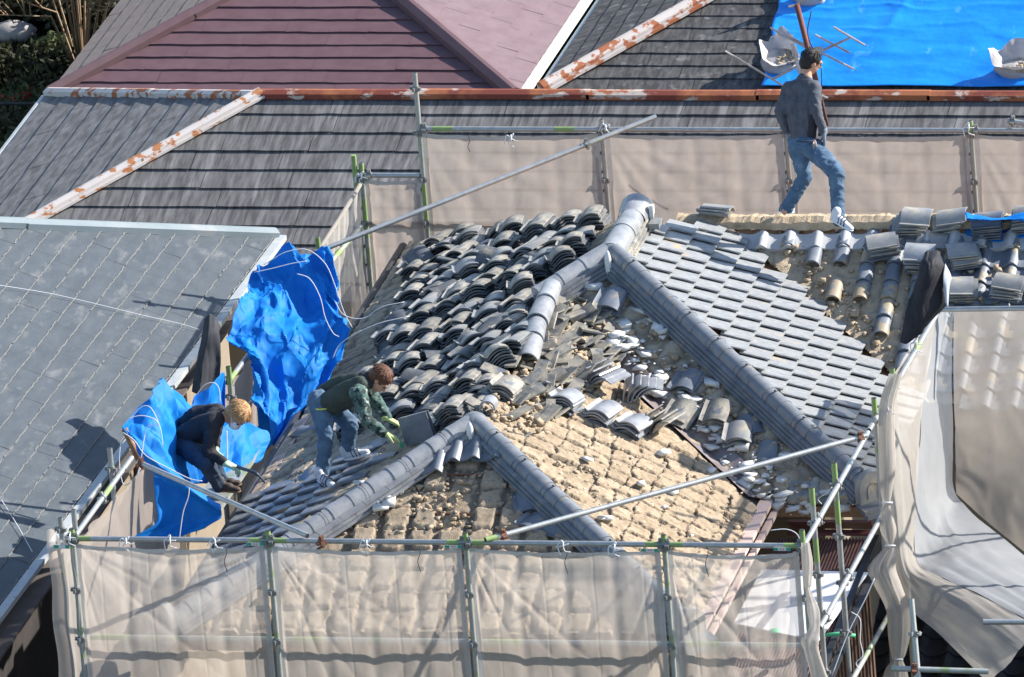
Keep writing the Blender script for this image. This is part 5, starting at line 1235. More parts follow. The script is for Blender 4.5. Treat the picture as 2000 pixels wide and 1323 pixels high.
patch([[(415, 850, 1.5), (440, 832, 1.7), (465, 822, 1.8), (488, 825, 1.9), (518, 846, 2.1)], [(420, 880, 1.4), (446, 868, 1.6), (468, 860, 1.7), (490, 862, 1.8), (520, 872, 2.0)], [(424, 915, 1.3), (448, 908, 1.4), (470, 903, 1.5), (492, 898, 1.6), (512, 890, 1.8)], [(430, 945, 1.2), (450, 935, 1.3), (468, 925, 1.4), (485, 915, 1.5), (500, 902, 1.7)]], 17, .05)
wd = MB(); wd.tube([at_d(243, 838, df-.1), at_d(272, 900, df-.15)], .03, 10); tag(wd.build('wooden_pole', 'wood_brown', None, True), 'short brown pole end inside the tarp at the left corner', 'pole')
# cords
def dcord(pts, label, dd, **k): return cord([at_d(p[0], p[1], dd+(p[2] if len(p) > 2 else 0)) for p in pts], label, **k)
dcord([(515, 518), (535, 505), (560, 492), (600, 488), (635, 515), (655, 560), (672, 610), (688, 640)], 'white cord over the top of the big blue tarp', dl-.3, group='white cords on the tarps')
dcord([(497, 532), (530, 525), (570, 515), (600, 510)], 'short white cord across the upper left of the big tarp', dl-.1, group='white cords on the tarps')
dcord([(580, 535), (605, 545), (625, 580), (635, 620), (650, 650), (662, 658)], 'white cord hanging down the middle of the big tarp', dl-.55, group='white cords on the tarps')
dcord([(655, 590), (668, 612), (690, 622), (715, 620), (745, 600), (790, 590)], 'white cord running from the big tarp onto the clay', dl-.5, group='white cords on the tarps')
dcord([(650, 700), (662, 675), (690, 655), (740, 632), (800, 618)], 'long white cord curving over the left eave', dl-.6, group='white cords on the tarps')
dcord([(252, 822), (275, 796), (292, 795), (305, 815), (315, 845), (318, 872)], 'looped white cord on the upper front tarp', df-.3, group='white cords on the tarps')
dcord([(250, 818), (275, 812), (300, 818), (310, 830), (290, 832), (282, 855), (275, 900), (268, 930)], 'white cord knotted over the left tarp corner', df-.35, group='white cords on the tarps')
dcord([(240, 845), (262, 860), (285, 890), (330, 915), (370, 935), (395, 940)], 'white cord lying along the tarp rim', df-.45, group='white cords on the tarps')
dcord([(236, 860), (233, 900), (237, 935), (245, 948), (262, 935), (275, 915)], 'white cord loop dangling outside the left corner', df-.2, group='white cords on the tarps')
dcord([(370, 945), (368, 970), (358, 1000), (352, 1040), (350, 1060)], 'white cord hanging down the lower blue tarp', df-.4, group='white cords on the tarps')
dcord([(443, 842), (444, 870), (444, 900)], 'short white cord below the blond worker face', df-.5, group='white cords on the tarps')
dcord([(385, 770), (400, 752), (418, 748), (428, 760), (430, 785)], 'looped white cord on the tarp peak behind the blond worker', df+.2, group='white cords on the tarps')
dcord([(1505, 1036), (1535, 1034), (1555, 1042), (1565, 1060)], 'white cord at the right front corner', depth((6.4, .3, 0)), group='white cords on the scaffold')
dcord([(1625, 1320), (1655, 1240), (1690, 1170), (1708, 1130)], 'long pale cord beside the louvred wall', depth((6.8, 0, -1)), group='white cords on the scaffold')
dcord([(1662, 1195), (1680, 1210), (1680, 1250), (1685, 1280), (1672, 1295), (1680, 1310)], 'looped cord tied to the mossy rail', depth((6.8, 0, -1))-.3, group='white cords on the scaffold')
dcord([(1605, 985), (1598, 975), (1612, 965), (1625, 952)], 'thin wire near the green topped post', depth((6.6, .7, 0)), group='white cords on the scaffold', r_=.003)
k = 0
for px, ln in ((440, 52), (642, 0), (818, 52), (1105, 55), (1380, 60)):
    if ln: dcord([(px, 1066), (px+3, 1080), (px-2, 1066+ln*.6), (px+4, 1066+ln)], 'dark tie string hanging from the front rail, %s from the left' % ordn(k), depth((px/215-.6, -.08, 0)), m='cord_black', r_=.0035, name='tie_string', group='dark tie strings'); k += 1
k = 0
for px, py, ln in ((915, 262, 35), (1355, 258, 50), (1437, 258, 42), (1713, 258, 52), (1800, 258, 45), (1980, 258, 55)):
    dcord([(px, py), (px+2, py+ln*.4), (px-1, py+ln*.7), (px+3, py+ln)], 'dark tie string on the back netting, %s from the left' % ordn(k), depth((X0+1, YB-.08, 0)), m='cord_black', r_=.0035, name='tie_string', group='dark tie strings'); k += 1
for i, (px, py, dd) in enumerate([(332, 1056, (1, -.05, 0)), (246, 1058, (.5, -.05, 0)), (420, 1060, (1.4, -.05, 0)), (136, 1050, (0, -.05, 0)), (716, 1062, (2.7, -.05, 0)), (1100, 1066, (4.5, -.05, 0)), (1200, 1070, (5, -.05, 0)), (1735, 800, (6.6, 3.2, 0)), (1745, 745, (6.6, 4.1, 0)), (706, 345, (0, YB, 0)), (1183, 250, (2.4, YB, 0)), (1892, 250, (6, YB, 0)), (998, 270, (1.5, YB-.1, 0)), (518, 690, (0, 7, 0)), (1790, 672, (6.6, 5, 0))]):
    c = at_d(px, py, depth(dd)-.12); mb = MB()
    for q in range(4):
        a = q*1.6+i; pts = [c, c+RT*.05*math.cos(a)+UP*.05*math.sin(a), c+RT*.07*math.cos(a+.9)+UP*(.05*math.sin(a+.9)-.04)]; mb.tube(spline(pts, 4), .005, 5)
    mb.tube([c+.03*(math.cos(a)*UP+math.sin(a)*FW) for a in np.linspace(0, 6.28, 9)], .006, 5)
    tag(mb.build('cord_knot', 'cord', None, True), 'knotted white cord %s' % ['on the front rail at the first sheet middle', 'on the front rail near the left corner', 'on the front rail left of the second post', 'at the left front corner post', 'on the front rail above the second sheet', 'on the front rail right of the middle post', 'on the front rail left of the fourth post', 'at the post topping the bunched net', 'at the post below the dark jacket', 'at the back left corner posts', 'at the second back post', 'at the greenish back post', 'hanging on the back netting', 'on the rail under the big tarp', 'on the far right rail by the dark jacket'][i], 'knot', 'white cord knots')
# ================================================================== JACKETS, TOOLS, ANTENNA, SACKS
dj = depth((6.65, 5.0, 0))-.1
jk = empty('jacket', at_d(1805, 600, dj), 'dark navy hooded jacket hung over the right side rail', 'jacket')
P = surf_pts([[(1805, 492, -.02), (1812, 486, 0), (1822, 488, .02), (1835, 495, .04), (1843, 512, .06)],
              [(1795, 512, -.12), (1808, 508, -.2), (1822, 508, -.2), (1838, 512, -.12), (1850, 528, 0)],
              [(1792, 535, -.14), (1804, 535, -.25), (1820, 535, -.25), (1836, 532, -.16), (1856, 540, -.02)],
              [(1782, 560, -.12), (1796, 562, -.22), (1812, 565, -.22), (1832, 562, -.16), (1853, 565, -.05)],
              [(1768, 610, -.1), (1784, 615, -.18), (1800, 618, -.2), (1825, 605, -.16), (1850, 592, -.06)],
              [(1756, 668, -.08), (1770, 672, -.14), (1790, 660, -.15), (1806, 648, -.12), (1814, 630, -.08)]], dj, 10)
sheet('jacket_body', crumple(P, .04, 5, 1.5, 4), 'jacket', jk, .015)
P = surf_pts([[(1846, 515, -.03), (1856, 535, -.03), (1858, 545, -.03)], [(1842, 545, -.1), (1850, 560, -.1), (1854, 562, -.05)], [(1846, 590, -.1), (1850, 600, -.1), (1851, 604, -.05)]], dj-.06, 6)
sheet('lining', P, 'lining', jk, .006)
dj2 = depth((0, 5.5, 0))-.35
jk = empty('jacket', at_d(405, 700, dj2), 'charcoal jacket hung on the left post in front of the window', 'jacket')
P = surf_pts([[(398, 622, 0), (406, 612, 0), (414, 613, 0), (426, 626, 0), (433, 640, 0)], [(392, 655, -.05), (402, 650, -.15), (412, 650, -.15), (422, 652, -.1), (431, 655, -.02)], [(384, 700, -.05), (394, 700, -.15), (406, 702, -.12), (420, 700, -.02), (432, 700, .0)], [(374, 765, -.05), (386, 772, -.12), (398, 772, -.1), (414, 762, -.02), (430, 745, .0)]], dj2, 10)
sheet('jacket_body', crumple(P, .04, 5, 1.2, 6), 'jacket_grey', jk, .015)
P = surf_pts([[(424, 640, .05), (430, 660, .05)], [(424, 690, .05), (429, 700, .05)], [(424, 735, .05), (428, 725, .05)]], dj2, 6); sheet('sleeve', P, 'jacket_grey', jk, .02)
# antenna on the grey roof
an_d = depth((5.0, 17.0, -2)); an = empty('tv_antenna', at_d(1612, 245, an_d), 'tv aerial on a rusty leaning mast above the ridge, beside the standing worker', 'aerial')
def apt(px, py, o=0): return at_d(px, py, an_d+o)
MB().tube([apt(1614, 246), apt(1592, 150), apt(1556, 8)], .028, 10).build('mast', 'mast_rust', an, True)
MB().tube(spline([apt(1617, 246, -.05), apt(1605, 190, -.05), apt(1603, 130, -.05), apt(1578, 70, -.05), apt(1585, 20, -.05)], 5), .006, 5).build('cable', 'cord_black', an, True)
MB().tube([apt(1510, 155), apt(1590, 112), apt(1600, 102), apt(1660, 74)], .013, 8).build('boom', 'antenna_metal', an)
for a_, b_ in (((1416, 100), (1530, 168)), ((1504, 54), (1600, 108)), ((1534, 68), (1667, 135)), ((1592, 68), (1660, 104)), ((1628, 53), (1690, 89)), ((1547, 85), (1562, 144)), ((1590, 182), (1617, 192))):
    MB().tube([apt(*a_), apt(*b_)], .011 if a_[0] != 1547 else .02, 6).build('element', 'antenna_metal', an)
MB().tube([apt(1540, 14), apt(1556, 10), apt(1580, -8)], .013, 6).build('element', 'antenna_metal', an)
MB().box(apt(1599, 98), RT*.04, UP*.035, FW*.03).build('junction_box', 'gutter', an)
# sandbags
def sack(px, py, w_, h_, label, surf, fill=True, seed=1, m='sack'):
    c = surf(px, py, .0); root = empty('sandbag', c, label, 'sandbag'); n = nrm(nF*.7+HZ*.3); x = nrm(RT); y = nrm(np.cross(n, x)); mb = MB(); V = []; F = []; N = 22; M_ = 10
    for i in range(M_+1):
        th = math.pi*i/M_
        for k in range(N):
            a = 2*math.pi*k/N; q = 1+.22*float(vn(a*2+seed*9, th*2, seed))-.1; V.append(c+x*w_*math.sin(th)*math.cos(a)*q+y*h_*math.sin(th)*math.sin(a)*q+n*(.10*math.cos(th)*q+.07))
    for i in range(M_):
        for k in range(N): F.append((i*N+k, (i+1)*N+k, (i+1)*N+(k+1) % N, i*N+(k+1) % N))
    newmesh('bag', V, F, m, root, True)
    if fill:
        mb = MB(); rr = random.Random(seed)
        for _ in range(60): a = rr.uniform(0, 6.28); q = math.sqrt(rr.random())*.7; blob(mb, c+x*(w_*q*math.cos(a)+.06)+y*(h_*q*math.sin(a)-.02)+n*(.165-.04*q), rr.uniform(.015, .035), rr.uniform(.015, .035), rr.uniform(.01, .03), 6, 4)
        mb.build('rubble_fill', 'soil_fill', root)
        mb = MB(); V = []; F = []; K = 40
        for i in range(5):
            for k in range(K):
                a = 2*math.pi*k/K; q = .62+.10*i+.10*(float(vn(a*3.2, i*.8, seed+3))-.5)*i; zz = .13+.05*i*(.4+float(vn(a*2.2+5, i*.3, seed)))*(1 if math.sin(a) > -.2 else .25)
                V.append(c+x*w_*q*math.cos(a)+y*h_*q*math.sin(a)+n*zz)
        for i in range(4):
            for k in range(K): F.append((i*K+k, i*K+(k+1) % K, (i+1)*K+(k+1) % K, (i+1)*K+k))
        mb.add(V, F)
        mb.build('bag_mouth', m, root, True)
sack(1525, 132, .20, .22, 'open white sandbag full of rubble at the tarp corner left of the worker', on_dark, True, 3)
sack(1992, 148, .26, .16, 'white sandbag on the blue tarp at the right border', on_dark, True, 5)
sack(1585, 8, .18, .12, 'sandbag at the top edge beside the aerial mast', on_dark, True, 7)
#PART6
mat('bark_pale', (.30, .20, .12), (.38, .27, .17), 20, rough=.9)
# ================================================================== PEOPLE
def capsule(mb, P0, r0, P1, r1, ex=None, f=1.0, n=14):
    """sphere-swept tapered limb; ex, f: squash the section along ex by f"""
    P0, P1 = np.array(P0, float), np.array(P1, float); L = np.linalg.norm(P1-P0)+1e-9; t = (P1-P0)/L; a = nrm(np.cross(t, (.31, .2, .93) if abs(t[2]) < .9 else (1, .2, 0))); b = np.cross(t, a)
    rings = []
    for q in np.linspace(-math.pi/2, 0, 5): rings.append((P0+t*r0*math.sin(q), r0*math.cos(q)))
    for q in np.linspace(0, math.pi/2, 5): rings.append((P1+t*r1*math.sin(q), r1*math.cos(q)))
    V = []; F = []
    for c, r_ in rings:
        for k in range(n):
            d = (math.cos(2*math.pi*k/n)*a+math.sin(2*math.pi*k/n)*b)*max(r_, 1e-4)
            if ex is not None: d = d-ex*(d@ex)*(1-f)
            V.append(c+d)
    for i in range(len(rings)-1):
        for k in range(n): F.append((i*n+k, i*n+(k+1) % n, (i+1)*n+(k+1) % n, (i+1)*n+k))
    F += [tuple(range(n))[::-1], tuple((len(rings)-1)*n+k for k in range(n))]
    return mb.add(V, F)
def fuse(mb, name, m, parent, vox=.012, smooth=4, wr=0, wsc=9, seed=0, cut=None):
    o = mb.build(name, m, None)
    md = o.modifiers.new('r', 'REMESH'); md.mode = 'VOXEL'; md.voxel_size = vox; md.use_smooth_shade = True
    ms = o.modifiers.new('s', 'SMOOTH'); ms.iterations = smooth; ms.factor = .5
    bpy.context.view_layer.update(); dg = bpy.context.evaluated_depsgraph_get(); me = bpy.data.meshes.new_from_object(o.evaluated_get(dg)); bpy.data.objects.remove(o)
    me.polygons.foreach_set('use_smooth', [True]*len(me.polygons))
    if wr:
        n = len(me.vertices); co = np.zeros(n*3); me.vertices.foreach_get('co', co); co = co.reshape(-1, 3); no = np.zeros(n*3); me.vertices.foreach_get('normal', no); no = no.reshape(-1, 3)
        a = vn(co@RT*wsc+co@UP*wsc*.6+seed, co@UP*wsc*1.3+co@FW*wsc*.8, seed); b = vn(co@RT*wsc*2.3-co@UP*wsc*1.5, co@UP*wsc*2.8+co@FW*2, seed+5)
        co = co+no*(wr*((1-np.abs(2*a-1))*1.0+.5*(1-np.abs(2*b-1))-.7))[:, None]; me.vertices.foreach_set('co', co.ravel())
    me.name = name; ob = bpy.data.objects.new(name, me); COL.objects.link(ob); me.materials.clear(); me.materials.append(MATS[m])
    if parent: ob.parent = parent; ob.matrix_parent_inverse = world_of(parent).inverted()
    return ob
def hand(mb, W, d, pn, s, curl=.5, thumb=1):
    """palm and five fingers: W wrist, d finger direction, pn palm normal (fingers curl toward it)"""
    d = nrm(d); pn = nrm(pn-d*(pn@d)); a = np.cross(d, pn)*thumb
    for k, o in enumerate((-.028, -.010, .010, .027)):
        capsule(mb, W+a*o*.6*s, .017*s, W+d*.085*s+a*o*s, .0125*s)
        L = (.062, .078, .072, .066)[k]; base = W+d*.09*s+a*o*s; p = base; ang = curl*.5
        for q in range(3):
            dir_ = d*math.cos(ang)+pn*math.sin(ang)+a*o*1.5; p2 = p+nrm(dir_)*L*s*(.45, .32, .26)[q]; capsule(mb, p, (.0105-.001*q)*s, p2, (.0095-.001*q)*s, n=8); p = p2; ang += curl*.8
    b = W+d*.025*s+a*.034*s; q1 = b+nrm(d*.7+a*.8+pn*.35)*.038*s; q2 = q1+nrm(d*.9+a*.25+pn*.6)*.034*s
    capsule(mb, W+d*.01*s+a*.012*s, .017*s, b, .014*s); capsule(mb, b, .0125*s, q1, .011*s, n=8); capsule(mb, q1, .0105*s, q2, .0085*s, n=8)
def head(mb, c, f, u, s=1.0):
    f = nrm(f); u = nrm(u-f*(u@f)); l = np.cross(u, f)
    blob(mb, c+u*.025*s-f*.012*s, .076*s, .096*s, .092*s, 18, 12, (l, f, u))
    blob(mb, c-u*.035*s+f*.022*s, .058*s, .072*s, .075*s, 16, 10, (l, f, u))       # face and jaw
    capsule(mb, c-u*.092*s+f*.062*s, .022*s, c-u*.085*s+f*.05*s, .03*s)               # chin
    capsule(mb, c+u*.012*s+f*.092*s, .009*s, c-u*.028*s+f*.112*s, .013*s)            # nose
    capsule(mb, c+u*.028*s+f*.082*s-l*.04*s, .013*s, c+u*.028*s+f*.082*s+l*.04*s, .013*s)   # brow
    capsule(mb, c-u*.055*s+f*.088*s-l*.02*s, .009*s, c-u*.055*s+f*.088*s+l*.02*s, .009*s)    # lips
    for q in (-1, 1): blob(mb, c+l*q*.078*s-f*.005*s, .012*s, .02*s, .033*s, 8, 6, (l, f, u))
def eyes(par, c, f, u, s=1.0):
    f = nrm(f); u = nrm(u-f*(u@f)); l = np.cross(u, f)
    for q in (-1, 1): mb = MB(); blob(mb, c+u*.004*s+f*.088*s+l*q*.032*s, .014*s, .009*s, .008*s, 8, 6, (l, f, u)); mb.build('eye', 'hair_black', par, True)
def hair(par, c, f, u, m, s=1.0, length=.0, seed=1, tufts=300, front=.5, th=.016, name='hair'):
    f = nrm(f); u = nrm(u-f*(u@f)); l = np.cross(u, f); mb = MB(); r = random.Random(seed)
    blob(mb, c+u*.038*s-f*.020*s, .084*s, .100*s, .092*s, 18, 12, (l, f, u))
    blob(mb, c-u*.01*s-f*.045*s, .076*s, .068*s, .085*s, 14, 10, (l, f, u))
    o = fuse(mb, name, m, par, .010, 2, .006, 40, seed)
    mt = MB()
    for k in range(tufts):     # locks lying over the cap
        a = r.uniform(0, 2*math.pi); e = r.uniform(.0, 1.35)
        if math.cos(a) > .3 and e > front: e *= .55
        dirv = l*math.sin(a)*math.sin(e)+f*math.cos(a)*math.sin(e)+u*math.cos(e)
        b = c+u*.030*s-f*.018*s+l*(dirv@l)*.083*s+f*(dirv@f)*.099*s+u*(dirv@u)*.094*s
        tn = nrm(np.cross(dirv, np.cross(dirv, u))+.001); tn = -tn if tn@u > 0 else tn
        tn = nrm(tn+l*r.uniform(-.5, .5)+f*r.uniform(-.4, .4)); L = (.02+length)*r.uniform(.6, 1.3)*s
        mt.tube([b-tn*L*.3, b+tn*L*.4+dirv*.006, b+tn*L-dirv*.002+HZ*-.3*length], [.0055*s, .006*s, .001*s], 5, False)
    mt.build('hair_locks', m, o, True)
    return o
def shoe(par, heel, toe, up, m='shoe_white', sole='mask', w_=.045, stripes=True):
    d = nrm(toe-heel); L = np.linalg.norm(toe-heel); s = nrm(np.cross(d, up)); u = np.cross(s, d); mb = MB()
    capsule(mb, heel+u*.045, .042, heel+d*L*.45+u*.04, .044, u, .95); capsule(mb, heel+d*L*.35+u*.04, .044, toe-d*.03+u*.026, .034, u, .75); capsule(mb, heel+u*.05, .045, heel+u*.10-d*.0, .045)
    o = fuse(mb, 'shoe', m, par, .009, 3)
    mb = MB(); capsule(mb, heel+d*.01+u*.010, .043, toe-d*.04+u*.010, .043, u, .35); mb.build('sole', sole, o, True)
    if stripes:
        for q in (.35, .5, .65):
            mb = MB(); mb.tube([heel+d*L*q+s*.045+u*.02, heel+d*L*(q-.06)+s*.034+u*.065, heel+d*L*(q-.08)+u*.087, heel+d*L*(q-.06)-s*.034+u*.065, heel+d*L*q-s*.045+u*.02], .006, 5); mb.build('stripe', 'shoe_navy', o, True)
    return o
def seg(mb, pts, f=1.0):  # pts: (P, r) chain
    for (a, ra), (b, rb) in zip(pts[:-1], pts[1:]): capsule(mb, a, ra, b, rb)
UPW = HZ
# ---- standing worker
D1 = depth((4.95, 8.45, .8))
def p1_(x, y, d=0): return at_d(x, y, D1+d)
man = empty('person', p1_(1600, 420, 0), 'person in grey top and blue jeans stepping down from the ridge, seen from behind', 'person')
hc = p1_(1584.5, 121, 0); hf = nrm(RT*.80-HZ*.42+HY*.42); hu = nrm(HZ*.9+RT*.38)
LS, RS = p1_(1541, 172, .02), p1_(1590, 170, -.05); LE, RE = p1_(1523, 219, .05), p1_(1594, 216, -.14); LW, RW = p1_(1537, 259, .12), p1_(1609, 259, -.12)
PV = p1_(1570, 283, 0); LH, RH = p1_(1559, 288, .05), p1_(1586, 288, -.05); LK, RK = p1_(1572, 345, .05), p1_(1634, 338, -.30); LA, RA = p1_(1538, 405, .12), p1_(1637, 420, -.28)
NK = p1_(1574, 152, 0)
b = MB(); head(b, hc, hf, hu); capsule(b, hc-hu*.07-hf*.03, .052, NK, .058); seg(b, [(NK, .05), (p1_(1566, 178), .06), (p1_(1566, 230), .065), (PV, .075)])
seg(b, [(LS, .05), (LE, .038), (LW, .027)]); seg(b, [(RS, .05), (RE, .038), (RW, .027)]); seg(b, [(LH, .075), (LK, .055), (LA, .038)]); seg(b, [(RH, .075), (RK, .055), (RA, .038)])
capsule(b, RA, .038, p1_(1645, 438, -.33), .03); capsule(b, LA, .038, p1_(1532, 414, .1), .03)
hand(b, LW, p1_(1541, 285, .1)-LW, RT, 1.0, .6); hand(b, RW, p1_(1611, 292, -.1)-RW, -RT, 1.0, .6)
body = fuse(b, 'body', 'skin', man, .0085, 2)
eyes(body, hc, hf, hu); hair(man, hc, hf, hu, 'hair_black', 1.0, .012, 4, 160, .5)
b = MB(); ch = nrm(RT*.75+HY*-.3)
seg(b, [(p1_(1556, 170, .03), .075), (p1_(1553, 200, .03), .098), (p1_(1558, 240, .02), .088), (p1_(1562, 270, .02), .084)])
seg(b, [(p1_(1580, 168, -.03), .075), (p1_(1577, 200, -.03), .098), (p1_(1577, 240, -.02), .088), (p1_(1580, 268, -.02), .084)])
capsule(b, LS, .062, RS, .062); capsule(b, p1_(1571, 155, 0), .066, p1_(1568, 175), .09)
seg(b, [(LS, .066), (LE, .05), (lerp(LE, LW, .95), .037)]); seg(b, [(RS, .068), (RE, .052), (lerp(RE, RW, .95), .038)])
fuse(b, 'shirt', 'shirt_grey', man, .011, 3, .010, 16, 3)
b = MB(); seg(b, [(p1_(1588, 205, -.08), .04), (p1_(1587, 240, -.08), .048), (p1_(1584, 266, -.07), .05)]); fuse(b, 'side_panel', 'shirt_black', man, .012, 3, .004, 14, 3)
b = MB(); capsule(b, p1_(1560, 284, .02), .098, p1_(1580, 282, -.03), .098); seg(b, [(LH, .097), (lerp(LH, LK, .5), .082), (LK, .068), (lerp(LK, LA, .5), .062), (LA, .056)]); seg(b, [(RH, .10), (lerp(RH, RK, .5), .092), (RK, .078), (lerp(RK, RA, .5), .064), (RA+UPW*.0, .060)])
capsule(b, p1_(1602, 312, -.2), .045, p1_(1612, 322, -.28), .045)
fuse(b, 'trousers', 'denim', man, .011, 3, .014, 15, 7)
mb = MB(); mb.tube([p1_(1556, 276, -.15), p1_(1570, 277, -.19), p1_(1586, 276, -.19), p1_(1596, 274, -.12)], .010, 6); mb.build('belt', 'denim_dark', man, True)
for W_, T_, q in ((LW, p1_(1541, 286, .1), 1), (RW, p1_(1611, 293, -.1), -1)):
    b = MB(); hand(b, W_+(T_-W_)*.05, T_-W_, RT*q, 1.16, .6); capsule(b, lerp(W_, T_, -.15), .036, W_, .036); fuse(b, 'glove', 'glove_grey', man, .0075, 1)
mb = MB(); 
for q in range(3): mb.tube([p1_(1589+q*1.5, 274, -.17), p1_(1588+q*3, 282, -.19), p1_(1590+q*3, 292, -.18)], .006, 5)
mb.build('key_ring', 'antenna_metal', man, True)
shoe(man, p1_(1628, 432, -.33), p1_(1664, 453, -.45), nrm(HZ+RT*.35)); shoe(man, p1_(1545, 417, .15), p1_(1523, 413, .33), HZ)
mb = MB(); capsule(mb, p1_(1636, 424, -.29), .05, p1_(1636, 434, -.31), .043); mb.build('sock', 'shoe_navy', man, True)
# ---- worker in camouflage sleeves
PN = roof_hit(640, 948); D2 = depth(PN)-.12
def p2_(x, y, d=0): return at_d(x, y, D2+d)
man = empty('person', PN, 'person bending in dark green vest with camouflage sleeves, lifting a roof tile', 'person')
hc = p2_(741, 742, -.30); hf = nrm(RT*.55-HZ*.80-HY*.25); hu = nrm(RT*.75+HZ*.62-HY*.1)
LS, RS = p2_(700, 768, -.42), p2_(706, 745, -.12); LE, RE = p2_(716, 822, -.46), p2_(741, 793, -.10); LW, RW = p2_(750, 846, -.42), p2_(757, 818, -.14)
LH, RH = p2_(622, 783, -.10), p2_(640, 783, .12); LK, RK = p2_(637, 850, -.16), p2_(684, 830, .02); LA, RA = p2_(630, 922, -.0), p2_(679, 884, .22)
b = MB(); head(b, hc, hf, hu); capsule(b, hc-hu*.07-hf*.02, .05, p2_(712, 742, -.28), .056); seg(b, [(p2_(706, 752, -.28), .055), (p2_(665, 770, -.14), .065), (p2_(632, 783, 0), .07)])
for s_, e_, w_ in ((LS, LE, LW), (RS, RE, RW)): seg(b, [(s_, .048), (e_, .036), (w_, .026)])
for s_, e_, w_ in ((LH, LK, LA), (RH, RK, RA)): seg(b, [(s_, .075), (e_, .053), (w_, .036)])
hand(b, LW, p2_(778, 856, -.38)-LW, -HZ, 1.0, .7); hand(b, RW, p2_(776, 826, -.12)-RW, -HZ, 1.0, .7)
body = fuse(b, 'body', 'skin', man, .0085, 2); eyes(body, hc, hf, hu); hair(man, hc, hf, hu, 'hair_brown', 1.04, .03, 8, 520, .75)
b = MB(); seg(b, [(p2_(704, 752, -.36), .085), (p2_(668, 772, -.24), .105), (p2_(640, 788, -.12), .105)]); seg(b, [(p2_(698, 745, -.14), .085), (p2_(662, 757, -.02), .105), (p2_(632, 775, .06), .10)]); capsule(b, p2_(690, 775, -.28), .08, p2_(650, 790, -.14), .10)
fuse(b, 'vest', 'vest_green', man, .012, 4, .012, 11, 5)
b = MB(); seg(b, [(LS, .085), (lerp(LS, LE, .5), .068), (LE, .056), (lerp(LE, LW, .95), .042)]); seg(b, [(RS, .085), (lerp(RS, RE, .5), .066), (RE, .056), (lerp(RE, RW, .95), .042)]); capsule(b, LS, .085, RS, .085); capsule(b, p2_(702, 758, -.3), .09, p2_(712, 742, -.28), .07)
fuse(b, 'camouflage_sleeves', 'camo', man, .011, 3, .014, 14, 6)
b = MB(); capsule(b, p2_(712, 738, -.28), .066, p2_(719, 748, -.30), .062); fuse(b, 'hood', 'jacket_grey', man, .011, 3, .008, 20, 2)
b = MB(); capsule(b, LH, .105, RH, .105); seg(b, [(LH, .10), (lerp(LH, LK, .5), .088), (LK, .072), (lerp(LK, LA, .5), .064), (LA, .062)]); seg(b, [(RH, .10), (lerp(RH, RK, .5), .086), (RK, .074), (lerp(RK, RA, .5), .064), (RA, .060)])
fuse(b, 'trousers', 'denim', man, .011, 3, .014, 15, 9)
mb = MB(); c_ = p2_(629, 800, -.12)
mb.tube([p2_(613, 799, -.18), p2_(624, 800, -.225), p2_(636, 799, -.215), p2_(645, 797, -.16)], .008, 6); mb.build('yellow_band', 'belt_yellow', man, True)
for W_, T_, nn2 in ((LW, p2_(778, 857, -.38), 0), (RW, p2_(777, 828, -.12), 1)):
    b = MB(); hand(b, W_, T_-W_, nrm(-HZ+.2*RT), 1.2, .55, 1 if nn2 else -1); capsule(b, lerp(W_, T_, -.25), .038, W_, .036); g_ = fuse(b, 'glove', 'glove_yellow', man, .0075, 1)
    d_ = nrm(T_-W_); b = MB(); a_ = nrm(np.cross(d_, HZ))
    for o_ in (-.03, -.01, .012, .032): capsule(b, W_+d_*.15+a_*o_-HZ*.03, .0165, W_+d_*.18+a_*o_-HZ*.055, .015)
    fuse(b, 'glove_palm', 'glove_green', g_, .0075, 1)
mb = MB(); capsule(mb, lerp(LE, LW, .93), .040, LW, .038); mb.build('cuff', 'lining', man, True)
shoe(man, p2_(627, 938, -.02), p2_(656, 957, -.22), nrm(HZ*.9-HX*.3)); shoe(man, p2_(680, 898, .20), p2_(723, 886, .12), nrm(HZ*.9-HX*.3))
def fgrid(c, w, l, w2, l2): pass
tx = nrm(RT*.35+UP*.93+FW*.1); ty = nrm(RT*.93-UP*.30-FW*.35)
for k in range(2):
    put_tile(tile_mesh(('held', k), tile_arr(.27, .27, .02, 8, 'flat'), 'tile_blue'), p2_(785+k*5, 846-k*2, -.34+k*.05), nrm(RT*.30-UP*.93+FW*.2), nrm(RT*.95+UP*.22-FW*.2), FW, ['dark flat roof tile held upright in the gloved hands of the camouflage worker', 'second flat roof tile held behind the first by the camouflage worker'][k], 'tiles held by the camouflage worker')
# ---- blond worker
PN3 = at_x(440, 958, .50); D3 = depth(PN3)-.05
def p3_(x, y, d=0): return at_d(x, y, D3+d)
man = empty('person', PN3, 'person with blond hair, white mask and black top crouching with a pry bar, lower left', 'person')
hc = p3_(462, 812, -.30); hf = nrm(RT*.35-HZ*.78-HY*.50); hu = nrm(RT*.72+HZ*.62-HY*.25)
LS, RS = p3_(415, 824, -.32), p3_(424, 806, -.05); LE, RE = p3_(408, 884, -.38), p3_(420, 850, -.05); LW, RW = p3_(440, 905, -.42), p3_(421, 876, -.10)
LH, RH = p3_(357, 866, -.10), p3_(366, 862, .10); LK, RK = p3_(403, 905, -.34), p3_(410, 895, -.02); LA, RA = p3_(428, 950, -.08), p3_(437, 945, .12)
b = MB(); head(b, hc, hf, hu); capsule(b, hc-hu*.07-hf*.02, .05, p3_(434, 812, -.24), .056); seg(b, [(p3_(422, 818, -.24), .055), (p3_(385, 838, -.12), .065), (p3_(360, 860, 0), .07)])
for s_, e_, w_ in ((LS, LE, LW), (RS, RE, RW)): seg(b, [(s_, .048), (e_, .036), (w_, .026)])
for s_, e_, w_ in ((LH, LK, LA), (RH, RK, RA)): seg(b, [(s_, .075), (e_, .053), (w_, .036)])
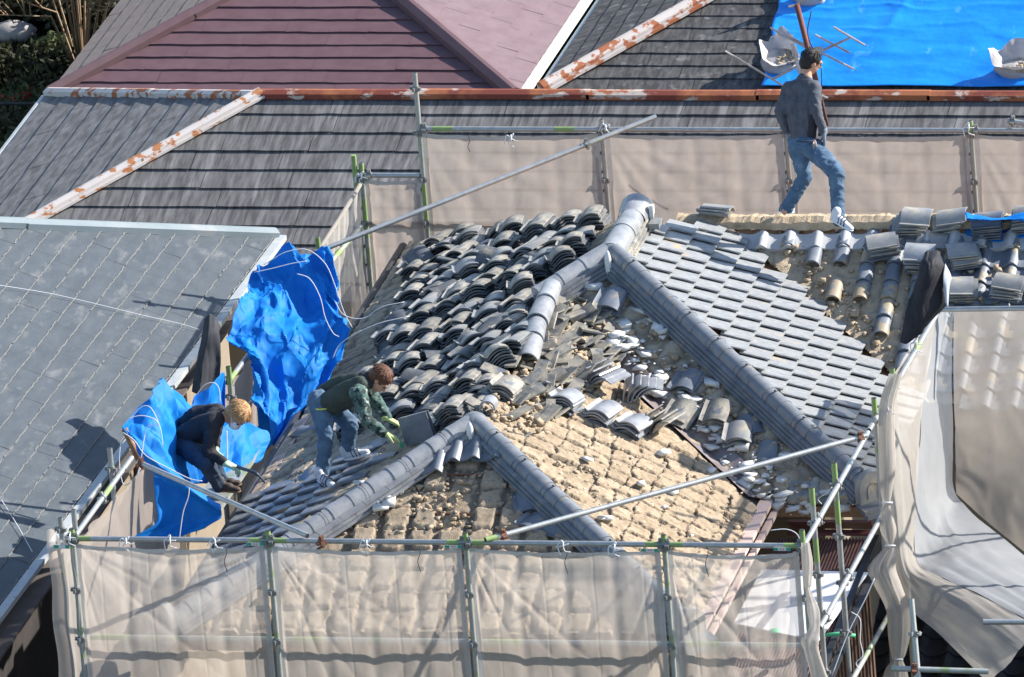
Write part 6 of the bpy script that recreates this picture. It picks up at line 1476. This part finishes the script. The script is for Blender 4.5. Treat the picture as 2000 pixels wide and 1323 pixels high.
hand(b, LW, p3_(462, 914, -.44)-LW, -HZ, 1.0, .8); hand(b, RW, p3_(428, 892, -.10)-RW, RT, 1.0, .6)
body = fuse(b, 'body', 'skin', man, .0085, 2); eyes(body, hc, hf, hu); hair(man, hc, hf, hu, 'hair_blond', 1.10, .035, 12, 560, .85)
mb = MB(); f_ = nrm(hf); u_ = nrm(hu-f_*(hu@f_)); l_ = np.cross(u_, f_); blob(mb, hc-u_*.045+f_*.070, .058, .050, .052, 14, 10, (l_, f_, u_)); mk = mb.build('face_mask', 'mask', man, True)
MB().tube([hc+l_*-.055-u_*.04+f_*.07, hc-l_*.082-f_*.0+u_*.0], .003, 4).build('ear_loop', 'mask', mk)
b = MB(); seg(b, [(p3_(420, 822, -.30), .085), (p3_(388, 836, -.2), .11), (p3_(358, 858, -.10), .11)]); seg(b, [(p3_(422, 806, -.10), .085), (p3_(385, 815, 0), .105), (p3_(356, 842, .06), .105)]); capsule(b, p3_(392, 850, -.15), .09, p3_(365, 862, -.06), .1); capsule(b, p3_(432, 812, -.22), .07, p3_(420, 815, -.2), .09)
seg(b, [(LS, .080), (lerp(LS, LE, .5), .070), (LE, .056), (lerp(LE, LW, .92), .038)]); seg(b, [(RS, .08), (RE, .055), (lerp(RE, RW, .92), .04)])
fuse(b, 'shirt', 'shirt_black', man, .012, 4, .012, 11, 15)
b = MB(); capsule(b, LH, .115, RH, .115); seg(b, [(LH, .11), (lerp(LH, LK, .5), .098), (LK, .082), (lerp(LK, LA, .5), .066), (LA, .058)]); seg(b, [(RH, .11), (lerp(RH, RK, .5), .095), (RK, .08), (lerp(RK, RA, .5), .066), (RA, .058)])
fuse(b, 'trousers', 'denim_dark', man, .012, 3, .014, 13, 19)
for W_, T_, nn2 in ((LW, p3_(466, 917, -.44), -HZ), (RW, p3_(429, 894, -.10), RT)):
    b = MB(); hand(b, W_, T_-W_, nn2, 1.2, .8); capsule(b, lerp(W_, T_, -.2), .036, W_, .036); fuse(b, 'glove', 'glove_mint', man, .0075, 1)
shoe(man, p3_(432, 958, -.06), p3_(470, 962, -.14), nrm(HZ*.9-HX*.3), 'shoe_brown', 'wood_brown', stripes=False); shoe(man, p3_(438, 952, .12), p3_(472, 948, .06), nrm(HZ*.9-HX*.3), 'shoe_brown', 'wood_brown', stripes=False)
mb = MB(); mb.tube(spline([p3_(462, 911, -.48), p3_(478, 917, -.47), p3_(495, 922, -.45), p3_(508, 932, -.42), p3_(517, 943, -.38)], 5), [.016]*14+[.010]*7, 8); tag(mb.build('pry_bar', 'tool_steel', None, True), 'dark curved pry bar in the mint glove of the blond worker', 'pry bar')
mb = MB(); mb.box(A_(.42, 3.6, PN3[2]-.03), A_(.14, 0, 0), A_(0, .85, 0), A_(0, 0, .02)); tag(mb.build('scaffold_plank', 'steel_old'), 'steel scaffold plank under the blond worker along the left eave', 'plank')
# ================================================================== GARDEN (top left)
def leafball(mb, c, rx, rz_, n, s, seed):
    rr = np.random.default_rng(seed); nc = max(6, n//60); d = rr.normal(size=(nc, 3)); d /= np.linalg.norm(d, axis=1)[:, None]; cc = c+d*np.array([rx, rx, rz_])*(.35+.6*rr.random((nc, 1)))
    k = rr.integers(0, nc, n); P = cc[k]+rr.normal(size=(n, 3))*np.array([rx, rx, rz_])*.2; a = rr.normal(size=(n, 3)); a /= np.linalg.norm(a, axis=1)[:, None]; b = np.cross(a, rr.normal(size=(n, 3))); b /= np.linalg.norm(b, axis=1)[:, None]; sz = s*(.6+.8*rr.random((n, 1)))
    V = np.stack([P-a*sz, P+b*sz*.45, P+a*sz, P-b*sz*.45], 1).reshape(-1, 3); base = mb.n; mb.V.append(V); mb.F += [(base+4*i, base+4*i+1, base+4*i+2, base+4*i+3) for i in range(n)]; mb.n += 4*n
def bush(px, py, rx, rz_, m, lab, n, seed, s=.10, flowers=None, name='shrub', cat='shrub', z=GZ):
    b_ = at_z(px, py, z); o = empty(name, b_, lab, cat, 'garden shrubs'); mb = MB()
    for k in range(5):
        a = k*1.3+seed; mb.tube([b_, b_+A_(math.cos(a)*rx*.25, math.sin(a)*rx*.25, rz_*.7), b_+A_(math.cos(a)*rx*.5, math.sin(a)*rx*.5, rz_*1.2)], [.04, .025, .01], 5)
    mb.build('stem', 'bark', o); mb = MB(); leafball(mb, b_+A_(0, 0, rz_), rx, rz_, n, s, seed); mb.build('foliage', m, o)
    if flowers: mb = MB(); leafball(mb, b_+A_(0, -.1, rz_*1.15), rx*.95, rz_*.85, 50, s*.7, seed+9); mb.build('flowers', flowers, o)
gd = [(-12, 150, .5, .45, 'leaf', 'dark shrub at the left border below the pale sack'), (45, 250, .6, .6, 'leaf_light', 'light leafed shrub with red flowers low at the left border'), (95, 150, .5, .5, 'leaf', 'green shrub beside the bare twigs'),
      (0, 300, .7, .7, 'leaf', 'shrub at the left edge above the grey roof gutter'), (70, 20, .5, .4, 'leaf', 'dark shrub at the top left corner'), (125, 20, .6, .6, 'leaf', 'dark leafy shrub at the top behind the bare twigs'), (112, 95, .35, .3, 'leaf_light', 'violet flowered shrub beside the roof edge'),
      (25, 330, .6, .6, 'leaf_light', 'bright green shrub touching the grey roof gutter'), (190, 40, .7, .7, 'leaf', 'dark shrub half hidden by the taupe roof edge'), (-10, 20, .6, .6, 'leaf', 'dark shrub cut by the left border'), (85, 300, .6, .8, 'leaf', 'tall shrub rising beside the grey roof gutter'), (90, 215, .6, .55, 'leaf', 'low shrub beside the ridge end')]
for i, (px, py, rx, rz_, m_, lb) in enumerate(gd): bush(px, py+30, rx*.75, rz_*.5, m_, lb, 2600, 20+i, .05, 'flower_red' if i == 1 else ('flower_violet' if i == 6 else None))
for k, (px, py) in enumerate(((-60, -40), (40, -75), (160, -80), (-130, 160))):
    b_ = at_z(px, py+50, GZ); o = empty('tree', b_, ['dark tree beyond the garden at the left border', 'dark tree beyond the garden at the very top', 'dark tree top beside the taupe roof', 'dark tree shading the lower garden'][k], 'tree', 'garden trees'); MB().tube([b_, b_+A_(.1, 0, 2.4)], [.14, .08], 8).build('trunk', 'bark', o); mb = MB(); leafball(mb, b_+A_(0, 0, 2.9), 1.7, 1.5, 11000, .08, 50+k); mb.build('crown', 'leaf', o)
b_ = at_z(165, 178, GZ); o = empty('bare_shrub', b_, 'leafless tan shrub with spreading twigs beside the taupe roof edge', 'shrub'); mb = MB(); rr = random.Random(3)
for k in range(16):
    a = rr.uniform(0, 6.28); sp = rr.uniform(.4, 1.5); h_ = rr.uniform(1.4, 2.6); e = b_+A_(math.cos(a)*sp+rr.uniform(-.3, .3), math.sin(a)*sp, h_*.8); mid = b_+A_(math.cos(a)*sp*.3, math.sin(a)*sp*.3, h_*.6); mb.tube([b_, mid, e], [.02, .012, .004], 5)
    for q in range(7): t2 = lerp(mid, e, rr.uniform(.2, .8)); mb.tube([t2, t2+A_(rr.uniform(-.3, .3), rr.uniform(-.3, .3), rr.uniform(.1, .4))], [.010, .004], 4)
mb.build('twigs', 'bark_pale', o, True)
b_ = at_z(27, 84, GZ); mb = MB(); V = []; F = []
for i in range(9):
    th = math.pi*i/8
    for k in range(16): a = 2*math.pi*k/16; q = 1+.3*(float(vn(a*2, th*2, 5))-.5); V.append(b_+A_(.30*math.sin(th)*math.cos(a)*q, .2*math.sin(th)*math.sin(a)*q, .13+.13*math.cos(th)*q))
for i in range(8):
    for k in range(16): F.append((i*16+k, (i+1)*16+k, (i+1)*16+(k+1) % 16, i*16+(k+1) % 16))
tag(newmesh('garden_sack', V, F, 'sack', None, True), 'pale filled sack lying in the garden at the top left', 'sack')
b_ = at_z(35, 52, GZ); b2 = at_z(95, 55, GZ); mb = MB(); bar(mb, b_, b2, .2, .25); tag(mb.build('garden_border', 'bark'), 'weathered wooden garden edging behind the pale sack', 'edging')
b_ = at_z(-20, 203, -5); b2 = at_z(95, 203, -5); tag(MB().tube([b_, b2], .02, 6).build('fence_wire', 'black_trim'), 'dark horizontal wire in front of the garden shrubs', 'wire')
gl = rng.random((5000, 2)); Pg = np.array([at_z(-80+q[0]*330, -40+q[1]*480, GZ) for q in gl]); a = rng.normal(size=(5000, 3)); a /= np.linalg.norm(a, axis=1)[:, None]; bq = np.cross(a, rng.normal(size=(5000, 3))); bq /= np.linalg.norm(bq, axis=1)[:, None]
V = np.stack([Pg-a*.1, Pg+bq*.04, Pg+a*.1, Pg-bq*.04], 1).reshape(-1, 3)+HZ*.06; tag(newmesh('ground_cover', V, np.arange(20000).reshape(-1, 4), 'leaf'), 'low leafy ground cover of the garden', 'ground cover', kind='stuff')
# scaffold bays out of sight on the right: they cast the lattice shadows on the pale netting
for k, (a_, b2_) in enumerate((((9.6, 5.5, -3), (9.6, 5.5, 2.6)), ((9.9, 3.9, -3), (9.9, 3.9, 2.6)), ((9.6, 5.5, 1.6), (9.9, 3.9, 1.6)), ((9.6, 5.5, .9), (9.9, 3.9, .9)), ((9.6, 5.5, -.2), (9.9, 3.9, 2.4)), ((9.9, 3.9, .3), (9.6, 5.5, 2.3)))):
    pole(a_, b2_, 'scaffold_post' if k < 2 else 'scaffold_rail', ['nearer-last post', 'front post', 'high rail', 'middle rail', 'rising brace', 'falling brace'][k].replace('nearer-last', 'back')+' of the outer scaffold bay beyond the right border', 'outer right scaffold bay')
